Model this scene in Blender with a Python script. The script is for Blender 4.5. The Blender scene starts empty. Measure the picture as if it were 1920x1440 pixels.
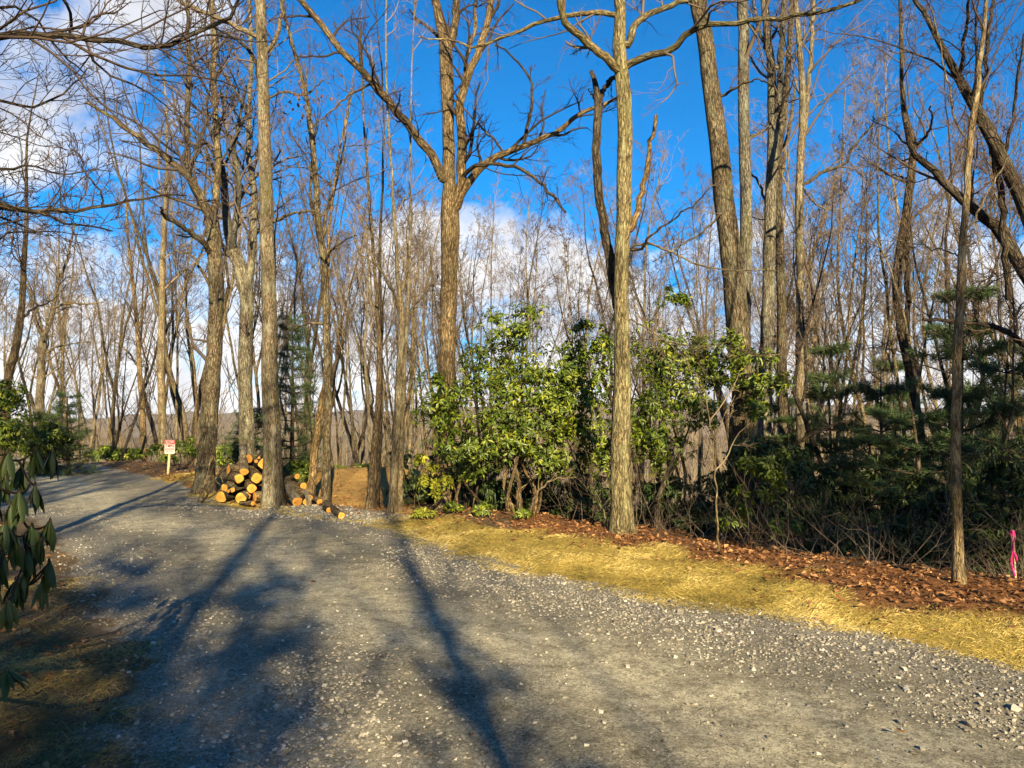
import bpy, math, random
import numpy as np
from mathutils import Vector, Matrix, Euler

# ------------------------------------------------------------------ camera, sky, sun, exposure
SC = bpy.context.scene
COL = SC.collection
F_PX, W_PX, H_PX = 1423.0, 1920.0, 1440.0
CAM_H = 1.6
PITCH = math.atan(70.0 / F_PX)
cam_data = bpy.data.cameras.new('camera')
cam_data.sensor_width = 36.0
cam_data.lens = F_PX / W_PX * 36.0
cam_data.clip_start = 0.05
cam_data.clip_end = 12000
cam = bpy.data.objects.new('camera', cam_data)
COL.objects.link(cam)
cam.location = (0, 0, CAM_H)
cam.rotation_euler = (math.pi / 2 + PITCH, 0, 0)
SC.camera = cam

SUN_EL = math.radians(22)
SUN_AZ = math.atan2(0.213, -0.977)          # clockwise from +Y, sun behind the viewer
SUN_V = np.array([math.sin(SUN_AZ) * math.cos(SUN_EL), math.cos(SUN_AZ) * math.cos(SUN_EL), math.sin(SUN_EL)])

SC.view_settings.view_transform = 'Standard'
SC.view_settings.look = 'None'
SC.view_settings.gamma = 1.0
SC.view_settings.use_curve_mapping = False
SC.view_settings.exposure = 1.65
SC.render.engine = 'CYCLES'
SC.cycles.max_bounces = 5
SC.cycles.diffuse_bounces = 2
SC.cycles.glossy_bounces = 2
SC.cycles.transmission_bounces = 2
SC.cycles.transparent_max_bounces = 4

sun_data = bpy.data.lights.new('sun', 'SUN')
sun_data.energy = 5.0
sun_data.angle = math.radians(0.53)
sun_data.color = (1.0, 0.80, 0.48)
sun = bpy.data.objects.new('sun', sun_data)
COL.objects.link(sun)
sun.location = (8, -30, 20)
sun.rotation_euler = Vector(SUN_V).to_track_quat('Z', 'Y').to_euler()


class NT:
    """small helper for building node trees"""
    def __init__(s, nt):
        s.nt = nt
        nt.nodes.clear()

    def n(s, typ, ins=None, **props):
        nd = s.nt.nodes.new(typ)
        for k, v in props.items():
            setattr(nd, k, v)
        for k, v in (ins or {}).items():
            sock = nd.inputs[k]
            if isinstance(v, bpy.types.NodeSocket):
                s.nt.links.new(v, sock)
            else:
                sock.default_value = v
        return nd

    def math(s, op, a, b=0.0, c=None, clamp=False):
        ins = {0: a, 1: b}
        if c is not None:
            ins[2] = c
        return s.n('ShaderNodeMath', ins, operation=op, use_clamp=clamp).outputs[0]

    def vmath(s, op, a, b=None):
        ins = {0: a}
        if b is not None:
            ins[1] = b
        return s.n('ShaderNodeVectorMath', ins, operation=op)

    def noise(s, vec, scale, detail=4.0, rough=0.55, dist=0.0):
        return s.n('ShaderNodeTexNoise', {'Vector': vec, 'Scale': scale, 'Detail': detail, 'Roughness': rough, 'Distortion': dist}).outputs['Fac']

    def ramp(s, fac, stops):
        r = s.n('ShaderNodeValToRGB', {'Fac': fac})
        el = r.color_ramp.elements
        while len(el) < len(stops):
            el.new(0.5)
        for e, (p, c) in zip(el, stops):
            e.position = p
            e.color = (c, c, c, 1) if not hasattr(c, '__len__') else (*c, 1)
        return r.outputs['Color']

    def mix(s, fac, a, b, mode='MIX'):
        m = s.n('ShaderNodeMix', data_type='RGBA', blend_type=mode, clamp_factor=True)
        for i, v in ((0, fac), (6, a), (7, b)):
            if isinstance(v, bpy.types.NodeSocket):
                s.nt.links.new(v, m.inputs[i])
            else:
                m.inputs[i].default_value = v if i == 0 else ((*v, 1) if len(v) == 3 else v)
        return m.outputs[2]


world = bpy.data.worlds.new('World')
SC.world = world
world.use_nodes = True


def build_sky():
    t = NT(world.node_tree)
    sky = t.n('ShaderNodeTexSky', sky_type='NISHITA', sun_disc=False)
    sky.sun_elevation = SUN_EL
    sky.sun_rotation = SUN_AZ
    sky.altitude = 700
    sky.air_density = 1.0
    sky.dust_density = 0.3
    sky.ozone_density = 2.5
    hs = t.n('ShaderNodeHueSaturation', {'Color': t.mix(1.0, sky.outputs[0], (0.02, 0.84, 1.42), 'MULTIPLY'), 'Saturation': 1.55, 'Value': 1.0, 'Hue': 0.5, 'Fac': 1.0})
    gen = t.n('ShaderNodeTexCoord').outputs['Generated']
    sep = t.n('ShaderNodeSeparateXYZ', {0: gen})
    X, Y, Z = sep.outputs
    az = t.math('ARCTAN2', X, Y)                         # radians, 0 = +Y
    el = t.math('ARCSINE', Z)
    # cloud coordinates on a flat layer
    inv = t.math('DIVIDE', 1.0, t.math('ADD', t.math('MAXIMUM', Z, 0.0), 0.16))
    cv = t.n('ShaderNodeCombineXYZ', {0: t.math('MULTIPLY', X, inv), 1: t.math('MULTIPLY', Y, inv), 2: 0.0}).outputs[0]
    n1 = t.noise(t.vmath('ADD', cv, (3.1, 7.7, 0.4)).outputs[0], 1.3, 6, 0.56, 0.3)
    n2 = t.noise(gen, 9.0, 5, 0.6, 0.2)

    def blob(a0, e0, ra, re):
        da = t.math('DIVIDE', t.math('SUBTRACT', az, math.radians(a0)), math.radians(ra))
        de = t.math('DIVIDE', t.math('SUBTRACT', el, math.radians(e0)), math.radians(re))
        q = t.math('ADD', t.math('MULTIPLY', da, da), t.math('MULTIPLY', de, de))
        return t.math('SUBTRACT', 1.0, q)
    # heap of cloud beyond the centre tree, streaks high on the left, low bank along the horizon
    b1 = blob(-3.4, 11.6, 10.5, 5.0)
    b2 = blob(-33.0, 21.5, 9.5, 7.0)
    b3 = blob(-27.0, 27.5, 8.0, 3.2)
    low = t.math('SUBTRACT', 1.0, t.math('DIVIDE', t.math('SUBTRACT', el, math.radians(5.5)), math.radians(8.5)))
    m = t.math('MAXIMUM', t.math('MAXIMUM', b1, b2), t.math('MAXIMUM', b3, t.math('MULTIPLY', low, 0.85)))
    m = t.math('ADD', t.math('MULTIPLY', t.math('MAXIMUM', m, -1.2), 0.55), t.math('ADD', t.math('MULTIPLY', t.math('SUBTRACT', n2, 0.5), 2.0), t.math('MULTIPLY', t.math('SUBTRACT', n1, 0.5), 1.2)))
    cover = t.ramp(m, [(0.02, 0.0), (0.22, 0.55), (0.5, 1.0)])
    shade = t.ramp(t.noise(gen, 6.0, 4, 0.6), [(0.3, (4.2, 4.5, 5.4)), (0.62, (9.4, 9.4, 9.4))])
    col = t.mix(cover, hs.outputs[0], shade)
    bg = t.n('ShaderNodeBackground', {'Color': col, 'Strength': 0.043})
    out = t.n('ShaderNodeOutputWorld', {'Surface': bg.outputs[0]})


build_sky()

# ------------------------------------------------------------------ helpers
rng = np.random.default_rng(7)


def pt(px, py, Y):
    """point of the place seen at photo pixel px,py at depth Y in front of the camera"""
    a, b = (px - W_PX / 2) / F_PX, (H_PX / 2 - py) / F_PX
    c, s = math.cos(PITCH), math.sin(PITCH)
    d = np.array([a, c - b * s, s + b * c])
    return np.array([0, 0, CAM_H]) + d * (Y / d[1])


def norm(v):
    return v / np.maximum(np.linalg.norm(v, axis=-1, keepdims=True), 1e-9)


def hash2(ix, iy, seed=0):
    h = (ix.astype(np.int64) * 374761393 + iy.astype(np.int64) * 668265263 + seed * 1442695041) & 0xFFFFFFFF
    h = ((h ^ (h >> 13)) * 1274126177) & 0xFFFFFFFF
    return ((h ^ (h >> 16)) & 0xFFFFFF) / float(0xFFFFFF)


def vnoise(x, y, seed=0):
    ix, iy = np.floor(x), np.floor(y)
    fx, fy = x - ix, y - iy
    fx, fy = fx * fx * (3 - 2 * fx), fy * fy * (3 - 2 * fy)
    a, b = hash2(ix, iy, seed), hash2(ix + 1, iy, seed)
    c, d = hash2(ix, iy + 1, seed), hash2(ix + 1, iy + 1, seed)
    return (a * (1 - fx) + b * fx) * (1 - fy) + (c * (1 - fx) + d * fx) * fy


def fbm(x, y, seed=0, o=4):
    s, a, t = 0.0, 0.5, 0.0
    for i in range(o):
        s = s + a * vnoise(x * 2 ** i, y * 2 ** i, seed + i)
        t += a
        a *= 0.5
    return s / t - 0.5


def sdf(px, py, poly):
    """signed distance, negative inside"""
    poly = np.asarray(poly, float)
    d = np.full(px.shape, 1e18)
    ins = np.zeros(px.shape, bool)
    for i in range(len(poly)):
        ax, ay = poly[i]
        bx, by = poly[(i + 1) % len(poly)]
        ex, ey = bx - ax, by - ay
        t = np.clip(((px - ax) * ex + (py - ay) * ey) / (ex * ex + ey * ey), 0, 1)
        d = np.minimum(d, (px - ax - t * ex) ** 2 + (py - ay - t * ey) ** 2)
        cond = (ay > py) != (by > py)
        if by != ay:
            ins ^= cond & (px < ex * (py - ay) / (by - ay) + ax)
    d = np.sqrt(d)
    return np.where(ins, -d, d)


def sstep(a, b, x):
    t = np.clip((x - a) / (b - a), 0, 1)
    return t * t * (3 - 2 * t)


def mesh_np(name, V, faces, attrs=None, smooth=True, mats=None, mat_idx=None):
    me = bpy.data.meshes.new(name)
    V = np.ascontiguousarray(V, np.float32)
    faces = [np.asarray(f, np.int32) for f in (faces if isinstance(faces, list) else [faces]) if len(f)]
    nl = sum(f.size for f in faces)
    nf = sum(len(f) for f in faces)
    me.vertices.add(len(V))
    me.vertices.foreach_set('co', V.ravel())
    me.loops.add(nl)
    me.loops.foreach_set('vertex_index', np.concatenate([f.ravel() for f in faces]))
    me.polygons.add(nf)
    tot = np.concatenate([np.full(len(f), f.shape[1], np.int32) for f in faces])
    st = np.concatenate([[0], np.cumsum(tot)[:-1]]).astype(np.int32)
    me.polygons.foreach_set('loop_start', st)
    me.polygons.foreach_set('use_smooth', np.full(nf, smooth, bool))
    for m in (mats or []):
        me.materials.append(m)
    if mat_idx is not None:
        me.polygons.foreach_set('material_index', np.ascontiguousarray(mat_idx, np.int32))
    for k, v in (attrs or {}).items():
        v = np.ascontiguousarray(v, np.float32)
        a = me.attributes.new(k, 'FLOAT_VECTOR' if v.ndim == 2 else 'FLOAT', 'POINT')
        a.data.foreach_set('vector' if v.ndim == 2 else 'value', v.ravel())
    me.update(calc_edges=True)
    return me


def obj(name, me, parent=None, **props):
    o = bpy.data.objects.new(name, me)
    COL.objects.link(o)
    if parent is not None:
        o.parent = parent
    for k, v in props.items():
        if v:
            o[k] = v
    return o


def thing(name, label, category, loc=(0, 0, 0), group=None):
    o = bpy.data.objects.new(name, None)
    COL.objects.link(o)
    o.location = tuple(float(c) for c in loc)
    o.empty_display_size = 0.2
    o['label'] = label
    o['category'] = category
    if group:
        o['group'] = group
    return o


def copy_tree(root, loc, rotz, scale, label, group, tilt=(0, 0)):
    r = root.copy()
    COL.objects.link(r)
    r.location = tuple(float(c) for c in loc)
    r.rotation_euler = (tilt[0], tilt[1], rotz)
    r.scale = (scale,) * 3 if not hasattr(scale, '__len__') else tuple(scale)
    r['label'] = label
    r['group'] = group
    for ch in list(root.children):
        c = ch.copy()
        COL.objects.link(c)
        c.parent = r
        for g in list(ch.children):
            d = g.copy()
            COL.objects.link(d)
            d.parent = c
    return r


# ------------------------------------------------------------------ tubes and branching
def tubes(P, R, s, lump=0.0, seed=0, cap=False):
    """P (B,n,3), R (B,n) -> verts, quads, bark coordinates"""
    B, n, _ = P.shape
    T = norm(np.gradient(P, axis=1))
    mt = np.abs(T.mean(axis=1))
    ref = np.zeros((B, 3))
    ref[np.arange(B), np.argmin(mt, axis=1)] = 1
    N = norm(np.cross(T, ref[:, None, :]))
    Bn = np.cross(T, N)
    th = np.arange(s) * 2 * np.pi / s
    RR = np.repeat(R[:, :, None], s, axis=2)
    seg = np.linalg.norm(np.diff(P, axis=1), axis=2)
    L = np.concatenate([np.zeros((B, 1)), np.cumsum(seg, axis=1)], axis=1)
    if lump > 0:
        r_ = np.random.default_rng(seed)
        for k in range(5):
            a, m, ph, f = r_.uniform(.3, 1), r_.integers(1, 5), r_.uniform(0, 6.28), r_.uniform(.6, 7)
            RR = RR * (1 + lump * a * 0.6 * np.sin(m * th[None, None, :] + f * L[:, :, None] + ph))
    off = (np.cos(th)[None, None, :, None] * N[:, :, None, :] + np.sin(th)[None, None, :, None] * Bn[:, :, None, :])
    V = P[:, :, None, :] + off * RR[..., None]
    bark = np.empty((B, n, s, 3))
    bark[..., 0] = np.cos(th) * np.maximum(RR, .01)
    bark[..., 1] = np.sin(th) * np.maximum(RR, .01)
    bark[..., 2] = L[:, :, None] + (np.arange(B) * 3.71)[:, None, None]
    idx = np.arange(B * n * s).reshape(B, n, s)
    a = idx[:, :-1, :]
    b = np.roll(a, -1, axis=2)
    d = idx[:, 1:, :]
    c = np.roll(d, -1, axis=2)
    Fq = np.stack([a, b, c, d], axis=-1).reshape(-1, 4)
    return V.reshape(-1, 3), Fq, bark.reshape(-1, 3)


def join(parts):
    Vs, Fs, Bs, o = [], [], [], 0
    for V, Fq, b in parts:
        Vs.append(V)
        Fs.append(Fq + o)
        Bs.append(b)
        o += len(V)
    return np.concatenate(Vs), np.concatenate(Fs), np.concatenate(Bs)


def grow(r, start, d, length, r0, n, wander, up, tip=0.3):
    B = len(start)
    P = np.empty((B, n, 3))
    P[:, 0] = start
    d = norm(d)
    step = (length / (n - 1))[:, None]
    for i in range(1, n):
        d = norm(d + wander * r.normal(size=(B, 3)) + np.array([0, 0, up]) * (1 if np.isscalar(up) else 1))
        P[:, i] = P[:, i - 1] + d * step
    t = np.linspace(0, 1, n)
    R = r0[:, None] * (1 - (1 - tip) * t)[None, :]
    return P, R


def kids(r, P, R, k, t0, t1, ang, lf, rf, rmin=0.0025, upb=0.15, tipchild=True):
    """children of every polyline: starts, dirs, lengths, radii"""
    B, n, _ = P.shape
    t = (np.arange(k)[None, :] + r.uniform(0, 1, (B, k))) / k * (t1 - t0) + t0
    f = t * (n - 1)
    i = np.minimum(f.astype(int), n - 2)
    w = f - i
    bi = np.arange(B)[:, None]
    S = P[bi, i] * (1 - w)[..., None] + P[bi, i + 1] * w[..., None]
    T = norm(P[bi, i + 1] - P[bi, i])
    Rr = R[bi, i] * (1 - w) + R[bi, i + 1] * w
    plen = np.linalg.norm(np.diff(P, axis=1), axis=2).sum(axis=1)
    rv = norm(np.cross(T, r.normal(size=T.shape)))
    a = np.radians(ang) * r.uniform(0.65, 1.3, t.shape)
    D = T * np.cos(a)[..., None] + rv * np.sin(a)[..., None]
    D[..., 2] += upb
    Ln = plen[:, None] * lf * (1.15 - 0.65 * t) * r.uniform(0.55, 1.3, t.shape)
    rr = np.maximum(Rr * rf * r.uniform(.75, 1.1, t.shape), rmin)
    return S.reshape(-1, 3), norm(D).reshape(-1, 3), Ln.ravel(), rr.ravel()


def spline(pts, n):
    pts = np.asarray(pts, float)
    if len(pts) == 2:
        t = np.linspace(0, 1, n)[:, None]
        return pts[0] * (1 - t) + pts[1] * t
    p = np.vstack([2 * pts[0] - pts[1], pts, 2 * pts[-1] - pts[-2]])
    L = np.concatenate([[0], np.cumsum(np.linalg.norm(np.diff(pts[:, :3], axis=0), axis=1))])
    u = np.linspace(0, L[-1], n)
    k = np.clip(np.searchsorted(L, u, side='right') - 1, 0, len(pts) - 2)
    t = ((u - L[k]) / np.maximum(L[k + 1] - L[k], 1e-9))[:, None]
    p0, p1, p2, p3 = p[k], p[k + 1], p[k + 2], p[k + 3]
    return 0.5 * (2 * p1 + (p2 - p0) * t + (2 * p0 - 5 * p1 + 4 * p2 - p3) * t ** 2 + (3 * p1 - p0 - 3 * p2 + p3) * t ** 3)


# ------------------------------------------------------------------ materials
def mat(name, build):
    m = bpy.data.materials.new(name)
    m.use_nodes = True
    t = NT(m.node_tree)
    sh = build(t)
    t.n('ShaderNodeOutputMaterial', {'Surface': sh})
    return m


def bsdf(t, col, rough=0.85, normal=None, spec=0.25, **kw):
    ins = {'Base Color': col if isinstance(col, bpy.types.NodeSocket) else (*col, 1), 'Roughness': rough, 'Specular IOR Level': spec}
    if normal is not None:
        ins['Normal'] = normal
    ins.update(kw)
    return t.n('ShaderNodeBsdfPrincipled', ins).outputs[0]


def bump(t, h, strength, dist):
    return t.n('ShaderNodeBump', {'Height': h, 'Strength': strength, 'Distance': dist}).outputs[0]


def bark_mat(name, dark, mid, light, lichen=(0.30, 0.33, 0.22), lich=0.35, ridge=1.0, plates=0.6):
    def b(t):
        v = t.n('ShaderNodeAttribute', attribute_name='bark').outputs['Vector']
        warp = t.n('ShaderNodeTexNoise', {'Vector': t.vmath('MULTIPLY', v, (14, 14, 5)).outputs[0], 'Scale': 1.0, 'Detail': 3.0}).outputs['Color']
        vw = t.vmath('ADD', v, t.vmath('MULTIPLY', t.vmath('SUBTRACT', warp, (.5, .5, .5)).outputs[0], (.075, .075, .3)).outputs[0]).outputs[0]
        vo = t.n('ShaderNodeTexVoronoi', {'Vector': t.vmath('MULTIPLY', vw, (26.0 * ridge, 26.0 * ridge, 3.8)).outputs[0], 'Scale': 1.0}, feature='DISTANCE_TO_EDGE').outputs['Distance']
        n = t.noise(t.vmath('MULTIPLY', v, (38.0, 38.0, 14.0)).outputs[0], 1.0, 6, 0.7, 0.5)
        c = t.ramp(n, [(0.36, dark), (0.5, mid), (0.62, light)])
        fiss = t.ramp(vo, [(0.02, 1.0), (0.16, 0.0)])
        c = t.mix(t.math('MULTIPLY', fiss, plates), c, tuple(x * .55 for x in dark))
        big = t.noise(t.vmath('MULTIPLY', v, (7, 7, 2.6)).outputs[0], 1.0, 6, 0.7)
        c = t.mix(t.ramp(big, [(0.5, 0.0), (0.62, lich)]), c, lichen)
        moss = t.noise(t.vmath('ADD', t.vmath('MULTIPLY', v, (5, 5, 1.4)).outputs[0], (9.0, 4.0, 2.0)).outputs[0], 1.0, 5, 0.68)
        c = t.mix(t.ramp(moss, [(0.56, 0.0), (0.66, lich * 1.2)]), c, (0.13, 0.13, 0.045))
        dk = t.ramp(t.noise(t.vmath('MULTIPLY', v, (4, 4, 1.1)).outputs[0], 1.0, 4, 0.65), [(0.36, 0.5), (0.58, 1.0)])
        c = t.mix(1.0, c, dk, 'MULTIPLY')
        c = t.mix(1.0, c, t.ramp(t.n('ShaderNodeObjectInfo').outputs['Random'], [(0.0, (0.62, 0.62, 0.66)), (0.5, (0.95, 0.93, 0.9)), (1.0, (1.0, 0.9, 0.75))]), 'MULTIPLY')
        h = t.math('SUBTRACT', n, t.math('MULTIPLY', fiss, plates))
        return bsdf(t, c, 0.93, bump(t, h, 0.9, 0.035), 0.12)
    return mat(name, b)


BARK_OAK = bark_mat('oak_bark', (0.04, 0.03, 0.02), (0.17, 0.135, 0.085), (0.34, 0.275, 0.175))
BARK_PALE = bark_mat('pale_bark', (0.07, 0.055, 0.037), (0.235, 0.19, 0.12), (0.38, 0.32, 0.21), (0.40, 0.40, 0.30), 0.6, 1.25, 0.4)
BARK_DARK = bark_mat('dark_bark', (0.035, 0.028, 0.022), (0.095, 0.075, 0.055), (0.17, 0.135, 0.10), (0.2, 0.21, 0.15), 0.25, 1.0, .8)
BARK_WARM = bark_mat('warm_bark', (0.06, 0.042, 0.022), (0.25, 0.18, 0.098), (0.43, 0.33, 0.185), (0.3, 0.27, 0.16), 0.3)
BARK_GREY = bark_mat('grey_bark', (0.06, 0.055, 0.045), (0.19, 0.175, 0.14), (0.33, 0.31, 0.25), (0.34, 0.37, 0.28), 0.6, 1.1, 0.6)
BARK_YELLOW = bark_mat('lichen_grey_bark', (0.06, 0.05, 0.026), (0.23, 0.195, 0.105), (0.40, 0.35, 0.20), (0.36, 0.37, 0.20), 0.55, 0.9, 0.6)
BARK_LIMB = bark_mat('limb_bark', (0.05, 0.038, 0.028), (0.13, 0.10, 0.07), (0.25, 0.20, 0.14))


def twig_mat(name, c1, c2):
    def b(t):
        v = t.n('ShaderNodeAttribute', attribute_name='bark').outputs['Vector']
        c = t.mix(1.0, t.mix(t.noise(v, 3.0, 2), c1, c2), t.ramp(t.n('ShaderNodeObjectInfo').outputs['Random'], [(0.0, (0.5, 0.5, 0.53)), (0.5, (0.85, 0.83, 0.8)), (1.0, (1.0, 0.93, 0.82))]), 'MULTIPLY')
        return bsdf(t, c, 0.9, None, 0.1)
    return mat(name, b)


TWIG = twig_mat('twig_bark', (0.085, 0.066, 0.054), (0.19, 0.155, 0.125))
TWIG_DARK = twig_mat('dark_twig_bark', (0.05, 0.036, 0.028), (0.11, 0.08, 0.06))
TWIG_PALE = twig_mat('pale_twig_bark', (0.13, 0.105, 0.075), (0.28, 0.235, 0.17))


def leaf_mat(name, c1, c2, c3, rough=0.38, spec=0.45, trans=0.22):
    def b(t):
        a = t.n('ShaderNodeAttribute', attribute_name='rnd').outputs['Fac']
        c = t.ramp(a, [(0.0, c1), (0.55, c2), (1.0, c3)])
        p = bsdf(t, c, rough, None, spec)
        tr = t.n('ShaderNodeBsdfTranslucent', {'Color': c}).outputs[0]
        return t.n('ShaderNodeMixShader', {0: trans, 1: p, 2: tr}).outputs[0]
    return mat(name, b)


LEAF_LAUREL = leaf_mat('laurel_leaf', (0.038, 0.07, 0.010), (0.10, 0.15, 0.011), (0.30, 0.32, 0.026), .4, .45, .28)
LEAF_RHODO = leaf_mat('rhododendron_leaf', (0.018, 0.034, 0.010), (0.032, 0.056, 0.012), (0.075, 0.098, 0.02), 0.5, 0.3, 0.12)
LEAF_YELLOW = leaf_mat('yellow_green_leaf', (0.16, 0.2, 0.02), (0.28, 0.3, 0.03), (0.4, 0.38, 0.06), 0.5, 0.3, 0.35)
NEEDLE = leaf_mat('pine_needle', (0.030, 0.055, 0.022), (0.05, 0.085, 0.03), (0.09, 0.12, 0.04), 0.55, 0.25, 0.1)
LEAF_DEAD = leaf_mat('fallen_leaf', (0.055, 0.03, 0.017), (0.19, 0.085, 0.034), (0.44, 0.25, 0.11), 0.8, 0.15, 0.15)
GRASS_DRY = leaf_mat('dry_grass_blade', (0.12, 0.10, 0.03), (0.38, 0.295, 0.075), (0.62, 0.50, 0.19), 0.75, 0.2, 0.25)
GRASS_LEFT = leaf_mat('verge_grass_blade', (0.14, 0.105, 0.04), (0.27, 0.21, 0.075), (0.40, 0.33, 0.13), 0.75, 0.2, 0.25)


def stone_b(t):
    a = t.n('ShaderNodeAttribute', attribute_name='rnd').outputs['Fac']
    c = t.ramp(a, [(0.0, (0.10, 0.09, 0.075)), (0.5, (0.24, 0.22, 0.18)), (0.85, (0.40, 0.38, 0.33)), (1.0, (0.60, 0.57, 0.5))])
    return bsdf(t, c, 0.85, None, 0.25)


STONE = mat('gravel_stone', stone_b)


def road_b(t):
    g = t.n('ShaderNodeNewGeometry').outputs['Position']
    e = t.n('ShaderNodeAttribute', attribute_name='edge').outputs['Fac']       # 1 = loose gravel
    n0 = t.noise(g, 0.5, 5, 0.6, 0.5)
    n1 = t.noise(g, 9.0, 6, 0.68)
    vo = t.n('ShaderNodeTexVoronoi', {'Vector': g, 'Scale': 70.0, 'Randomness': 1.0})
    fine = t.mix(t.ramp(n0, [(0.36, 0.0), (0.64, 1.0)]), (0.29, 0.265, 0.19), (0.52, 0.475, 0.34))
    a = t.n('ShaderNodeAttribute', attribute_name='across').outputs['Fac']     # metres in from the right edge
    a = t.math('ADD', a, t.math('MULTIPLY', t.math('SUBTRACT', t.noise(g, 0.8, 4, 0.6), 0.5), 1.3))
    rut = t.ramp(t.math('DIVIDE', a, 6.0), [(0.10, 0.0), (0.2, 0.15), (0.30, 1.0), (0.40, 0.9), (0.47, 0.1), (0.55, 0.15), (0.64, 0.9), (0.78, 0.8), (0.9, 0.2)])
    fine = t.mix(t.math('MULTIPLY', rut, 0.7), t.mix(0.5, fine, (0.21, 0.195, 0.145)), (0.74, 0.68, 0.48))
    grit = t.noise(g, 75.0, 6, 0.78)
    fine = t.mix(t.ramp(grit, [(0.52, 0.0), (0.62, 0.8)]), fine, (0.70, 0.66, 0.52))
    fine = t.mix(t.ramp(t.noise(t.vmath('ADD', g, (5.0, 3.0, 1.0)).outputs[0], 60.0, 6, 0.78), [(0.53, 0.0), (0.66, 0.85)]), fine, (0.085, 0.075, 0.055))
    sp = t.n('ShaderNodeTexVoronoi', {'Vector': g, 'Scale': 105.0}).outputs['Color']
    sp2 = t.n('ShaderNodeTexVoronoi', {'Vector': g, 'Scale': 38.0}).outputs['Color']
    blot = t.noise(t.vmath('ADD', g, (1.0, 8.0, 2.0)).outputs[0], 5.0, 8, 0.75)
    fine = t.mix(1.0, fine, t.ramp(sp, [(0.12, 0.45), (0.45, 0.9), (0.9, 1.0)]), 'MULTIPLY')
    fine = t.mix(0.8, fine, t.ramp(sp2, [(0.2, 0.6), (0.7, 1.0)]), 'MULTIPLY')
    fine = t.mix(1.0, fine, t.ramp(blot, [(0.36, 0.5), (0.54, 1.0)]), 'MULTIPLY')
    loose = t.ramp(vo.outputs['Color'], [(0.1, (0.045, 0.042, 0.037)), (0.55, (0.20, 0.19, 0.165)), (1.0, (0.48, 0.455, 0.40))])
    c = t.mix(t.math('MULTIPLY', e, t.ramp(n1, [(0.35, 0.2), (0.6, 0.9)])), fine, loose)
    c = t.mix(t.ramp(t.noise(g, 2.6, 7, 0.72), [(0.48, 0.0), (0.68, 0.6)]), c, (0.17, 0.15, 0.105))
    return bsdf(t, c, 0.95, bump(t, grit, 0.9, 0.02), 0.1)


ROAD = mat('road_gravel', road_b)


def ground_b(t):
    g = t.n('ShaderNodeNewGeometry').outputs['Position']
    at = lambda k: t.n('ShaderNodeAttribute', attribute_name=k).outputs['Fac']
    n1 = t.noise(g, 7.0, 6, 0.7)
    n2 = t.noise(g, 45.0, 5, 0.7)
    n3 = t.noise(g, 1.1, 5, 0.6)
    litter = t.ramp(n2, [(0.3, (0.07, 0.03, 0.014)), (0.5, (0.17, 0.075, 0.03)), (0.68, (0.33, 0.165, 0.065))])
    litter = t.mix(t.ramp(n3, [(0.4, 0.0), (0.65, 0.5)]), litter, (0.10, 0.06, 0.03))
    grass = t.ramp(n2, [(0.3, (0.15, 0.11, 0.03)), (0.5, (0.32, 0.235, 0.055)), (0.7, (0.50, 0.38, 0.11))])
    grass = t.mix(t.ramp(n1, [(0.52, 0.0), (0.72, 0.55)]), grass, (0.14, 0.13, 0.03))
    dirt = t.ramp(n1, [(0.3, (0.22, 0.13, 0.045)), (0.7, (0.42, 0.27, 0.09))])
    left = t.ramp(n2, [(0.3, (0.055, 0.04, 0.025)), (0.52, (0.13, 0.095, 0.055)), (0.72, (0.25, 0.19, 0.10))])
    c = t.mix(at('wg'), litter, grass)
    c = t.mix(at('wd'), c, dirt)
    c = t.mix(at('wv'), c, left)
    far = t.ramp(t.noise(g, 0.05, 6, 0.7), [(0.3, (0.06, 0.046, 0.034)), (0.7, (0.14, 0.105, 0.075))])
    c = t.mix(at('wf'), c, far)
    gr = t.ramp(t.noise(g, 60.0, 6, 0.75), [(0.36, (0.09, 0.08, 0.06)), (0.5, (0.22, 0.195, 0.14)), (0.64, (0.44, 0.41, 0.33))])
    c = t.mix(t.ramp(t.math('ADD', at('wr'), t.math('MULTIPLY', t.math('SUBTRACT', n1, 0.5), 1.6)), [(0.4, 0.0), (0.7, 1.0)]), c, gr)
    h = t.math('ADD', t.math('MULTIPLY', n2, 1.0), t.math('MULTIPLY', n1, 0.7))
    return bsdf(t, c, 0.95, bump(t, h, 0.9, 0.03), 0.08)


GROUND = mat('ground_soil', ground_b)


def simple(name, c, rough=0.8, spec=0.2, var=0.25, scale=20.0):
    def b(t):
        g = t.n('ShaderNodeTexCoord').outputs['Object']
        n = t.noise(g, scale, 5, 0.65)
        lo = tuple(x * (1 - var) for x in c)
        hi = tuple(min(1, x * (1 + var)) for x in c)
        return bsdf(t, t.mix(t.ramp(n, [(0.3, 0.0), (0.7, 1.0)]), lo, hi), rough, bump(t, n, 0.2, 0.004), spec)
    return mat(name, b)


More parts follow.
